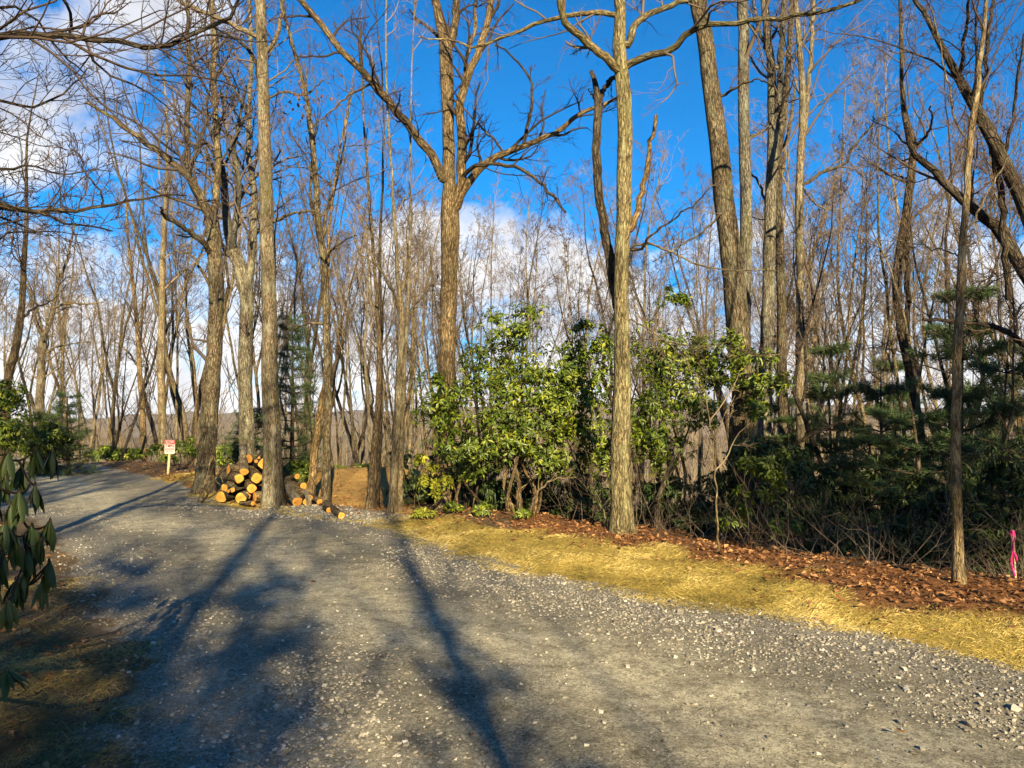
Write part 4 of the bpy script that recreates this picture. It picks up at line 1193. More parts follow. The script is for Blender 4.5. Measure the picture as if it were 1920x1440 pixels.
def make_shrub(name, label, base, blobs, r, leafmat, bark, n_tips=300, Ln=.10, wf=.36, nleaf=7, droop=12, stems=4, group=None, r0=.035, bare_twigs=0.4, dens=2.1, lsc=.8):
    """crooked stems that reach every leaf whorl; blobs = [(centre, radii, share)] in world space"""
    base = np.asarray(base, float)
    root = thing(name, label, 'shrub', base, group)
    n_tips, Ln = int(n_tips * dens), Ln * lsc
    tips, axes = [], []
    tot = sum(b[2] for b in blobs)
    for c, rad, sh in blobs:
        k = int(n_tips * sh / tot)
        u = norm(r.normal(size=(k, 3)))
        q = r.uniform(.35, 1.0, k) ** .5
        # clumped: pull towards sub-clump centres
        cc = norm(r.normal(size=(max(3, k // 14), 3))) * r.uniform(.45, .95, (max(3, k // 14), 1))
        j = r.integers(0, len(cc), k)
        p = np.where((r.uniform(size=k) < .85)[:, None], cc[j] + r.normal(0, .15, (k, 3)), u * q[:, None])
        tips.append(np.asarray(c) + p * np.asarray(rad))
        axes.append(norm(p * np.array([1, 1, .6]) + np.array([0, 0, .55]) + r.normal(0, .25, (k, 3))))
    tips, axes = np.concatenate(tips) - base, np.concatenate(axes)
    gz = hills(tips[:, 0] + base[0], tips[:, 1] + base[1]) - base[2] + .12
    tips[:, 2] = np.maximum(tips[:, 2], gz)
    # branching skeleton: each tip joins the nearest existing node
    top = tips.mean(0)
    nodes, lines = [], []
    for s in range(stems):
        tgt = tips[r.integers(len(tips))] * r.uniform(.55, .8)
        st = np.array([r.normal(0, .10), r.normal(0, .10), -.1])
        mid = st * .5 + tgt * .5 + r.normal(0, .14, 3)
        c = spline([st, st * .7 + mid * .3 + r.normal(0, .06, 3), mid, tgt], 12)
        nodes.append(c[3:])
        lines.append((c, r0 * r.uniform(.7, 1.1), r0 * .35))
    nd = np.concatenate(nodes)
    order = np.argsort(np.linalg.norm(tips - top * .5, axis=1))
    br = []
    for i in order:
        p = tips[i]
        dd = np.linalg.norm(nd - p, axis=1) + np.maximum(nd[:, 2] - p[2], 0) * .7
        q = nd[np.argmin(dd)]
        m1 = q * .62 + p * .38 + r.normal(0, .05, 3) * min(1, np.linalg.norm(p - q))
        m2 = q * .28 + p * .72 + r.normal(0, .05, 3) * min(1, np.linalg.norm(p - q))
        br.append(np.stack([q, m1, m2, p]))
        nd = np.vstack([nd, m1, m2])
    br = np.array(br)
    ln = np.linalg.norm(br[:, 3] - br[:, 0], axis=1)
    Rb = (np.clip(.004 + .010 * ln, .004, .016))[:, None] * np.linspace(1, .45, 4)[None]
    for c, a, b in lines:
        m = tubes(c[None], np.linspace(a, b, len(c))[None], 7, .08, 1)
        obj('stem', mesh_np('stem', m[0], m[1], {'bark': m[2]}, True, [bark]), root)
    parts = [tubes(br, Rb, 3)]
    if bare_twigs and leafmat is not LEAF_RHODO:
        s, dr, l, q = kids(r, br, Rb, 1, .2, .9, 50, .7, .6, .0025, .1)
        P2, R2 = grow(r, s, dr, np.clip(l, .1, .6), q, 3, .3, .02, .4)
        parts.append(tubes(P2, R2, 3))
    V, Fq, b = join(parts)
    obj('branches', mesh_np('branches', V, Fq, {'bark': b}, True, [bark]), root, kind='stuff')
    V, Fq, rd = whorl_leaves(r, tips, axes, nleaf, Ln, wf, droop)
    obj('foliage', mesh_np('foliage', V, Fq, {'rnd': rd}, True, [leafmat]), root, kind='stuff')
    return root


def blob(px, py, d, rx, ry, rd, share):
    c = pt(px, py, d)
    return (c, (rx / F_PX * d, rd, ry / F_PX * d), share)


def gp(px, d):
    p = pt(px, 900, d)
    return np.array([p[0], p[1], hz(p[0], p[1])])


def build_shrubs():
    r = np.random.default_rng(404)
    B = blob
    make_shrub('mountain_laurel', 'tall laurel with rounded leafy top, left part of the evergreen thicket', gp(880, 13.2),
               [B(945, 612, 13.4, 72, 48, .6, 1.3), B(900, 690, 13.2, 60, 45, .5, .6), B(800, 715, 13.0, 34, 26, .4, .35), B(815, 770, 12.8, 40, 30, .4, .5), B(860, 760, 12.9, 90, 60, .6, 1.1), B(930, 680, 13.3, 70, 60, .5, .8), B(880, 850, 12.8, 70, 60, .6, .7)], r, LEAF_LAUREL, BARK_DARK, 330, .125, stems=5)
    make_shrub('mountain_laurel', 'bright green laurel spreading low across the middle of the thicket', gp(975, 12.5),
               [B(900, 820, 12.2, 100, 55, .6, 1.3), B(990, 800, 12.2, 95, 75, .6, 1.6), B(1040, 830, 12.3, 70, 60, .5, .8), B(1000, 740, 12.4, 90, 55, .5, 1.2), B(1010, 690, 12.6, 60, 40, .4, .5)], r, LEAF_LAUREL, BARK_WARM, 480, .125, stems=5, r0=.05)
    make_shrub('mountain_laurel', 'dense dark green laurel close behind the lichen grey trunk', gp(1095, 12.6),
               [B(1100, 690, 12.6, 90, 65, .6, 1.5), B(1060, 750, 12.5, 80, 70, .6, 1.1), B(1110, 790, 12.7, 80, 80, .6, 1.2), B(1130, 860, 12.8, 60, 60, .5, .6), B(1110, 630, 12.8, 45, 30, .4, .4)], r, LEAF_LAUREL, BARK_DARK, 420, .12, stems=4)
    make_shrub('mountain_laurel', 'laurel right of the lichen grey trunk with crooked bare stems', gp(1240, 12.0),
               [B(1230, 790, 11.9, 65, 90, .6, 2.0), B(1280, 690, 12.1, 90, 70, .6, 1.9), B(1330, 690, 12.2, 60, 45, .5, .8), B(1230, 640, 12.5, 55, 60, .5, .5), B(1310, 760, 12.0, 45, 50, .5, .5), B(1260, 560, 12.6, 45, 30, .4, .3)], r, LEAF_LAUREL, BARK_OAK, 480, .115, stems=5)
    make_shrub('mountain_laurel', 'loose laurel with hanging sprays in front of the thick leaning trunk', gp(1390, 11.4),
               [B(1400, 690, 11.6, 70, 45, .5, .9), B(1350, 650, 11.8, 50, 40, .4, .5), B(1440, 720, 11.6, 45, 40, .4, .5), B(1420, 760, 11.4, 35, 25, .3, .4)], r, LEAF_LAUREL, BARK_DARK, 170, .115, stems=4)
    make_shrub('laurel_sapling', 'yellow leaved young shrub at the left foot of the thicket', gp(812, 12.6),
               [B(822, 905, 12.4, 34, 26, .25, 1.0), B(800, 870, 12.5, 30, 22, .25, .5)], r, LEAF_YELLOW, BARK_WARM, 46, .11, stems=3, r0=.014)
    make_shrub('laurel_sapling', 'knee high pale green seedling by the clearing corner', gp(800, 12.2), [B(800, 970, 12.1, 26, 14, .22, 1)], r, LEAF_YELLOW, BARK_WARM, 26, .10, stems=3, r0=.008)
    make_shrub('laurel_sapling', 'low green seedling left of the reddish laurel stem', gp(902, 12.3), [B(902, 958, 12.2, 18, 18, .18, 1), B(850, 955, 12.6, 26, 16, .2, 1)], r, LEAF_LAUREL, BARK_WARM, 34, .11, stems=3, r0=.008)
    make_shrub('laurel_sapling', 'small green seedling on the leaves below the lichen grey tree', gp(975, 11.9), [B(975, 985, 11.8, 22, 9, .2, 1)], r, LEAF_LAUREL, BARK_WARM, 16, .09, stems=2, r0=.006)
    make_shrub('multi_stem_shrub', 'many stemmed shrub with few big leaves at the bank below the leaning trunk', gp(1410, 9.8),
               [B(1420, 900, 9.7, 55, 35, .35, 1), B(1380, 970, 9.6, 45, 30, .3, .6), B(1430, 860, 9.9, 60, 30, .4, .8), B(1460, 985, 9.7, 35, 25, .3, .3)], r, LEAF_LAUREL, BARK_WARM, 75, .115, stems=14, r0=.011)
    make_shrub('rhododendron', 'dark shaded rhododendron behind the many stemmed shrub', gp(1430, 11.2),
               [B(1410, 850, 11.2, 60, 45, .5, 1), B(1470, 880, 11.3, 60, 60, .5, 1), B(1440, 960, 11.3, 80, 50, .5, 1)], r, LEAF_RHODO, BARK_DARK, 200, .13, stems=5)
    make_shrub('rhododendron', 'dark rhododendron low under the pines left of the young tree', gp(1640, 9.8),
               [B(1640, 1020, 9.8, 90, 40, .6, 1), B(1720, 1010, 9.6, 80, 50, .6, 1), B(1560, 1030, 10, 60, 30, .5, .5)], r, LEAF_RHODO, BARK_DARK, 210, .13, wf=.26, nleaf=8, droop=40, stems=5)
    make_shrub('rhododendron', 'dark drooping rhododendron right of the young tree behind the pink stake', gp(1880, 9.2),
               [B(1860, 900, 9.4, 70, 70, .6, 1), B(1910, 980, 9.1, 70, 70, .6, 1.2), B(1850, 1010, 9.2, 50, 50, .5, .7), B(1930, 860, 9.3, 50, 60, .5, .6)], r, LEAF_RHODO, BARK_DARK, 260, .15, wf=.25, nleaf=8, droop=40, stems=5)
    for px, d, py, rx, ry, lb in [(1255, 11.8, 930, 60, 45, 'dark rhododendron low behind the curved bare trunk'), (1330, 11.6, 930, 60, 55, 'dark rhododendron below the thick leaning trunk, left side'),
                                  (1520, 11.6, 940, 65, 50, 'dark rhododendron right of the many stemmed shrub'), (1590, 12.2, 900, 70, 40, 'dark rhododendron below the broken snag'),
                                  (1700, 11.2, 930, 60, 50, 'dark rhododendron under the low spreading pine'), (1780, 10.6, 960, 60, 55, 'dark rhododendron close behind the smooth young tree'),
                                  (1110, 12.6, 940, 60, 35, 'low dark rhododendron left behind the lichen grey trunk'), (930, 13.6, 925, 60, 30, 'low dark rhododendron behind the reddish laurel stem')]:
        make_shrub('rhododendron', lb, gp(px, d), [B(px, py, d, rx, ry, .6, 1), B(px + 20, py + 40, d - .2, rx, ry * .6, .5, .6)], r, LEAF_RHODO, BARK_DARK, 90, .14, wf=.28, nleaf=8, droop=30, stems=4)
    src = make_shrub('rhododendron', 'dark rhododendron on the slope seen between the twin tree and the big laurel', gp(800, 15.5),
                     [B(800, 880, 15.5, 70, 45, .8, 1), B(780, 920, 15.3, 60, 40, .7, .8), B(830, 930, 15.4, 60, 50, .7, .8)], r, LEAF_RHODO, BARK_DARK, 150, .14, wf=.28, nleaf=8, droop=30, stems=5, group='dark rhododendrons on the slope')
    for px, d, sc, lb in [(885, 16.5, 1.0, 'dark rhododendron on the slope behind the slanting reddish stem'), (960, 15.0, .9, 'dark rhododendron on the slope behind the peeling stem'),
                          (1030, 16.0, 1.0, 'dark rhododendron on the slope behind the arched pale branch'), (1090, 15.2, .9, 'dark rhododendron on the slope, just left behind the lichen grey trunk'),
                          (1215, 15.0, 1.0, 'dark rhododendron on the slope, just right behind the lichen grey trunk'), (1290, 14.6, 1.05, 'dark rhododendron on the slope behind the whip like sapling'),
                          (1350, 16.2, 1.1, 'dark rhododendron on the slope, left foot of the thick leaning trunk'), (1450, 15.6, 1.1, 'dark rhododendron on the slope behind the grey forked tree'),
                          (1540, 16.4, 1.1, 'dark rhododendron on the slope right of the mossy slim tree'), (1640, 15.4, 1.1, 'dark rhododendron on the slope left of the crooked dark tree')]:
        g = gp(px, d)
        copy_tree(src, g, r.uniform(0, 6.28), (sc, sc, sc * r.uniform(1.0, 1.25)), lb, 'dark rhododendrons on the slope')
    # hedge-like evergreens along the far left bank
    make_shrub('mountain_laurel', 'yellowish laurel at the far left edge above the road', gp(10, 20.0),
               [B(5, 745, 20, 34, 36, .9, 1), B(20, 800, 20, 50, 40, 1.0, 1)], r, LEAF_LAUREL, BARK_DARK, 240, .15, stems=4)
    make_shrub('mountain_laurel', 'dark laurel hedge clump left of the road crest', gp(75, 22.5),
               [B(60, 815, 22.5, 45, 38, 1.0, 1), B(110, 830, 23, 45, 32, 1.0, 1)], r, LEAF_LAUREL, BARK_DARK, 260, .15, stems=5)
    make_shrub('mountain_laurel', 'low laurel at the crest between the far left hedge and the sign', gp(215, 33),
               [B(205, 850, 33, 36, 16, 1.2, 1), B(245, 853, 33, 34, 14, 1.2, 1)], r, LEAF_LAUREL, BARK_DARK, 170, .19, stems=4)
    make_shrub('mountain_laurel', 'dark laurel behind the sign and the thick brown tree', gp(340, 25),
               [B(335, 845, 26, 40, 22, 1, 1), B(420, 850, 22, 45, 24, .8, 1)], r, LEAF_LAUREL, BARK_DARK, 200, .16, stems=4)
    make_shrub('mountain_laurel', 'low laurel on the berm beyond the clearing', gp(655, 23.2),
               [B(640, 884, 23.3, 26, 12, .7, .8), B(685, 882, 23.5, 30, 14, .7, 1)], r, LEAF_LAUREL, BARK_DARK, 130, .16, stems=4)
    make_shrub('mountain_laurel', 'dark laurel behind the cut logs right of the pale trunk', gp(565, 18.5),
               [B(562, 880, 18.5, 20, 24, .5, 1)], r, LEAF_LAUREL, BARK_DARK, 80, .13, stems=3)


build_shrubs()


def make_conifer(name, label, base, H, spread, r, z0=.12, tiers=14, per=6, tuft=60, needle=.11, group=None, droop=-.02, flat=.25, trunk_r=.07, gaps=.25):
    base = np.asarray(base, float)
    root = thing(name, label, 'tree', base, group)
    Pt, Rt = grow(r, np.array([[0, 0, -.2]]), np.array([[0, 0, 1.]]), np.array([H + .2]), np.array([trunk_r]), 16, .02, .05, .12)
    m = tubes(Pt, Rt, 8, .05, 3)
    obj('trunk', mesh_np('trunk', m[0], m[1], {'bark': m[2]}, True, [BARK_DARK]), root)
    S, D, L = [], [], []
    for k in range(tiers):
        f = z0 + (1 - z0) * (k + r.uniform(-.2, .2)) / tiers
        f = min(max(f, .05), .98)
        i = f * 15
        p = Pt[0, int(i)] * (1 - i % 1) + Pt[0, min(int(i) + 1, 15)] * (i % 1)
        for j in range(per):
            if r.uniform() < gaps:
                continue
            a = 6.283 * (j + r.uniform(-.3, .3)) / per + k * 1.1
            S.append(p)
            D.append([math.cos(a), math.sin(a), droop + r.normal(0.05, .12) + .35 * f])
            L.append(max(.25, spread * (1.08 - f) ** .75 * r.uniform(.6, 1.15)))
    S, D, L = np.array(S), np.array(D, float), np.array(L)
    P1, R1 = grow(r, S, D, L, .008 + .010 * L, 7, .09, .02, .3)
    s, dr, l, q = kids(r, P1, R1, 6, .25, 1.0, 48, .36, .6, .004, .0)
    dr[:, 2] *= flat
    P2, R2 = grow(r, s, dr, np.clip(l, .15, .9), q, 4, .14, .02, .4)
    V, Fq, b = join([tubes(P1, R1, 4), tubes(P2, R2, 3)])
    obj('branches', mesh_np('branches', V, Fq, {'bark': b}, True, [TWIG_DARK]), root, kind='stuff')
    # needle sprays on the outer twigs
    C = P2[:, 1:].reshape(-1, 3)
    ax = np.repeat(norm(P2[:, 3] - P2[:, 0]), 3, axis=0)
    C = np.repeat(C, tuft // 3, axis=0)
    ax = np.repeat(ax, tuft // 3, axis=0)
    n = len(C)
    C = C + r.normal(0, .03, (n, 3))
    Dn = norm(ax * .7 + r.normal(0, .55, (n, 3)) + np.array([0, 0, .12]))
    ln = needle * r.uniform(.6, 1.25, n)
    Sd = norm(np.cross(Dn, r.normal(size=(n, 3)))) * (needle * .032 + .0022)
    V = np.stack([C - Sd, C + Sd, C + Dn * ln[:, None]], 1).reshape(-1, 3)
    Fq = np.arange(n * 3).reshape(n, 3)
    obj('needles', mesh_np('needles', V, Fq, {'rnd': np.repeat(np.clip(r.normal(.5, .25, n), 0, 1), 3)}, False, [NEEDLE]), root, kind='stuff')
    return root


def build_conifers():
    r = np.random.default_rng(55)

    def top_h(px, py, d):
        g = gp(px, d)
        return g, pt(px, py, d)[2] - g[2]
    protos = {}
    for kd, px, d, py, sp, lb in [(0, 1770, 13.5, 505, 1.0, 'tallest young white pine, behind the smooth young tree'), (1, 1655, 14.0, 690, 1.1, 'white pine with layered boughs left of the smooth young tree'),
                              (1, 1870, 12.0, 640, 1.0, 'white pine crowding the right edge of the woods'), (0, 1560, 15.0, 620, .8, 'thin shaded pine behind the mossy slim tree'), (1, 1735, 11.4, 745, 1.2, 'low spreading white pine under the crooked dark tree'),
                              (0, 1505, 14.5, 760, .7, 'small dark pine behind the many stemmed shrub'), (1, 1615, 12.4, 800, .9, 'low dark pine behind the shaded rhododendron'), (0, 1910, 15.5, 600, 1.0, 'tall dark pine far back at the right edge'),
                              (1, 1810, 15.5, 690, 1.0, 'shaded pine behind the smooth young tree, right of the tallest one'), (0, 1690, 17.5, 640, .9, 'dim pine deep in the right woods behind the crooked dark tree'), (1, 1460, 16.5, 720, .8, 'dim pine between the grey forked trunks')]:
        g, h = top_h(px, py, d)
        if kd not in protos:
            protos[kd] = (make_conifer('white_pine', lb, g, h, (1.5, 1.8)[kd], r, z0=.05, tiers=int((1.7, 1.9)[kd] * h), per=8, tuft=66, needle=.13, gaps=.15, group='young pines in the right woods'), h)
        else:
            p, h0 = protos[kd]
            copy_tree(p, g, r.uniform(0, 6.28), (sp, sp, h / h0), lb, 'young pines in the right woods')
    for px, d, py, sp, lb in [(128, 23.0, 735, 1.1, 'dark conical hemlock beside the road on the far left'), (85, 24.5, 770, 1.1, 'shorter dark hemlock left of the conical one'),
                              (548, 19.0, 590, .9, 'slim dark hemlock right behind the pale trunk'), (470, 22.0, 760, 1.3, 'dark hemlock shading the ground behind the log pile')]:
        g, h = top_h(px, py, d)
        make_conifer('hemlock', lb, g, h, sp, r, z0=.06, tiers=max(12, int(h * 4.5)), per=6, tuft=30, needle=.10, droop=-.12, gaps=.12)
    # evergreens behind the viewpoint that shade the woods on the right and the near road
    P = None
    for i, (x, y, h, sp) in enumerate([(11.0, -8, 11.5, 2.8), (13.0, -8.5, 12, 3.0), (14.8, -9, 12, 3.0), (17.2, -8, 12, 3.0), (19.8, -9, 12.5, 3.0), (22.5, -8, 12.5, 3), (25.5, -9, 13, 3.2), (12.5, -14, 14, 3.0), (17, -14, 14, 3.2), (21.5, -14, 14.5, 3.2)]):
        lb = 'tall pine behind the viewer that shades the woods on the right'
        if P is None:
            P = make_conifer('white_pine', lb, (x, y, hz(x, y)), h, sp, r, z0=.08, tiers=20, per=8, tuft=24, needle=.2, group='pines behind the viewer', gaps=.05)
            h0 = h
        else:
            copy_tree(P, (x, y, hz(x, y)), i * .9, (sp / 2.8, sp / 2.8, h / h0), lb, 'pines behind the viewer')
    Hc = None
    for i, (c0, y, h, sp) in enumerate([(5.3, -12, 11.8, .8), (6.1, -16.5, 13.4, 1.0), (7.1, -16, 13.4, 1.0)]):
        x = c0 - .218 * y
        lb = 'high crowned pine behind the viewer that shades the laurel feet'
        if Hc is None:
            Hc = make_conifer('white_pine', lb, (x, y, hz(x, y)), h, 2.4, r, z0=.76, tiers=8, per=8, tuft=24, needle=.2, group='high crowned pines behind the viewer', gaps=.05)
            h0 = h
        else:
            copy_tree(Hc, (x, y, hz(x, y)), i * .9, (sp, sp, h / h0), lb, 'high crowned pines behind the viewer')
    Q = None
    for i, (x, y, h, s) in enumerate([(.6, -7, 5.9, 1.0), (2.2, -6.4, 4.7, .75), (-.9, -6.3, 6.2, 1.0), (-5.4, -8, 6.8, 1.1), (1.4, -9.5, 6.4, .8), (1.9, -12, 8.2, 1.0), (.3, -10.5, 7.4, 1.1), (-1.6, -9.5, 7.2, 1.0)]):
        lb = 'open crowned pine behind the viewer that dapples the near road'
        if Q is None:
            Q = make_conifer('white_pine', lb, (x, y, hz(x, y)), h, 2.2, r, z0=.36, tiers=10, per=8, tuft=24, needle=.16, group='small pines behind the viewer', gaps=.3)
            h0 = h
        else:
            copy_tree(Q, (x, y, hz(x, y)), i * 1.7, (s, s, h / h0), lb, 'small pines behind the viewer')


build_conifers()


def build_front_rhododendron():
    """near shrub at the left edge: drooping leaves, each one an object"""
    r = np.random.default_rng(66)
    base = np.array([-3.05, 3.7, hz(-3.05, 3.7)])
    root = thing('rhododendron', 'near rhododendron with long drooping leaves at the left edge', 'shrub', base)
    wh = [(16, 850, 3.35), (66, 846, 3.5), (98, 848, 3.6), (66, 912, 3.45), (36, 925, 3.3), (60, 990, 3.4), (94, 980, 3.5), (28, 1005, 3.25), (92, 1056, 3.45), (52, 1040, 3.35), (10, 985, 3.2),
          (30, 1090, 3.3), (4, 1040, 3.2), (12, 1130, 3.15), (-20, 900, 3.2), (-30, 1000, 3.1), (-15, 1080, 3.1), (-40, 840, 3.3), (12, 1262, 2.95), (-10, 940, 3.4), (40, 880, 3.45), (20, 950, 3.3), (75, 1015, 3.4), (45, 1075, 3.35), (80, 1090, 3.45), (10, 900, 3.3), (-5, 1060, 3.2)]
    tips = np.array([pt(*w) for w in wh]) - base
    stems = []
    for k, tgt in enumerate([tips[3], tips[8], tips[0], tips[18]]):
        c = spline([np.array([0, 0, -.1]), tgt * .35 + np.array([-.12, 0, .12]), tgt * .72 + r.normal(0, .04, 3), tgt], 12)
        m = tubes(c[None], np.linspace(.018, .005, 12)[None], 6, .05, k)
        obj('stem', mesh_np('stem', m[0], m[1], {'bark': m[2]}, True, [BARK_LIMB]), root)
        stems.append(c)
    nd = np.concatenate([s[4:] for s in stems])
    for i, p in enumerate(tips):
        q = nd[np.argmin(np.linalg.norm(nd - p, axis=1) + 10 * (np.linalg.norm(nd - p, axis=1) < .05))]
        c = spline([q, q * .5 + p * .5 + np.array([0, 0, -.02]), p], 6)
        m = tubes(c[None], np.linspace(.006, .004, 6)[None], 5)
        obj('twig', mesh_np('twig', m[0], m[1], {'bark': m[2]}, True, [BARK_LIMB]), root)
        nd = np.vstack([nd, c[2:5]])
    protos = []
    for k in range(6):
        n = 7
        t = np.linspace(0, 1, n)
        w = np.array([.10, .62, .92, 1.0, .88, .55, .04]) * .5 * r.uniform(.20, .26)
        bend = r.uniform(.12, .34)
        V = []
        for i in range(n):
            zc = -bend * t[i] ** 2
            V += [[t[i], -w[i], zc + w[i] * -.35], [t[i], 0, zc], [t[i], w[i], zc + w[i] * -.35]]
        Fq = []
        for i in range(n - 1):
            a = i * 3
            Fq += [[a, a + 3, a + 4, a + 1], [a + 1, a + 4, a + 5, a + 2]]
        protos.append(mesh_np('leaf', np.array(V), np.array(Fq), {'rnd': np.full(n * 3, r.uniform(.1, .95))}, True, [LEAF_RHODO]))
    for i, p in enumerate(tips):
        k = int(r.integers(9, 14))
        for j in range(k):
            a = 6.283 * (j + r.uniform(-.25, .25)) / k
            down = math.radians(r.uniform(60, 86) if i != 18 else r.uniform(15, 45))
            L = r.uniform(.09, .138) * (1.05 if i < 12 else 1.0)
            o = obj('leaf', protos[int(r.integers(6))], root)
            o.location = p + np.array([math.cos(a) * .006, math.sin(a) * .006, r.uniform(-.004, .012)])
            o.rotation_euler = Euler((r.normal(0, .35), down, a), 'XYZ')
            o.scale = (L, L * r.uniform(.85, 1.15), L)
        bud = grow(r, p[None], np.array([[0, 0, 1.]]), np.array([.025]), np.array([.007]), 4, .02, 0, .3)
        m = tubes(bud[0], np.array([[.004, .008, .006, .001]]), 6)
        obj('bud', mesh_np('bud', m[0], m[1], {'bark': m[2]}, True, [BARK_WARM]), root)


build_front_rhododendron()

# ------------------------------------------------------------------ logs, sign, stake, fallen wood
def make_log(label, face, axis, dia, length, bark=BARK_OAK, group=None, seed=0, squash=1.0, name='log'):
    """face = centre of the visible sawn end, axis = direction from that end into the log"""
    r = np.random.default_rng(seed + 900)
    face, ax = np.asarray(face, float), norm(np.asarray(axis, float))
    root = thing(name, label, 'log', face, group)
    n, s = 9, 16
    t = np.linspace(0, 1, n)[:, None]
    P = ax[None] * t * length
    P[1:-1] += r.normal(0, .006, (n - 2, 3))
    R = np.full((1, n), dia / 2) * (1 + r.normal(0, .02, (1, n))) * np.linspace(1, r.uniform(.88, 1.0), n)[None]
    V, Fq, b = tubes(P[None], R, s, .10, seed)
    ends = []
    for e in (0, 1):
        ring = V[:s] if e == 0 else V[-s:]
        cen = ring.mean(0)
        out = -ax if e == 0 else ax
        rings = [(.985, .001), (.90, .003), (.55, .005)]
        VV = [cen + (ring - cen) * f + out * z for f, z in rings] + [cen[None] + out * .006]
        VV = np.concatenate(VV)
        F4 = []
        for k in range(2):
            a = k * s + np.arange(s)
            bq = k * s + (np.arange(s) + 1) % s
            F4.append(np.stack([a, bq, bq + s, a + s], -1))
        F4 = np.concatenate(F4)
        a = 2 * s + np.arange(s)
        F3 = np.stack([a, 2 * s + (np.arange(s) + 1) % s, np.full(s, 3 * s)], -1)
        if e == 0:
            F4, F3 = F4[:, ::-1], F3[:, ::-1]
        th = np.arange(s) * 6.2832 / s
        att = np.concatenate([np.stack([np.cos(th) * f * dia / 2, np.sin(th) * f * dia / 2, np.full(s, f)], -1) for f, _ in rings] + [np.array([[0, 0, 0]])])
        ends.append((VV, [F4, F3], att))
    obj('bark', mesh_np('bark', V, Fq, {'bark': b}, True, [bark]), root)
    for VV, FF, att in ends:
        obj('sawn_end', mesh_np('sawn_end', VV, FF, {'bark': att}, True, [WOOD_END]), root)
    return root


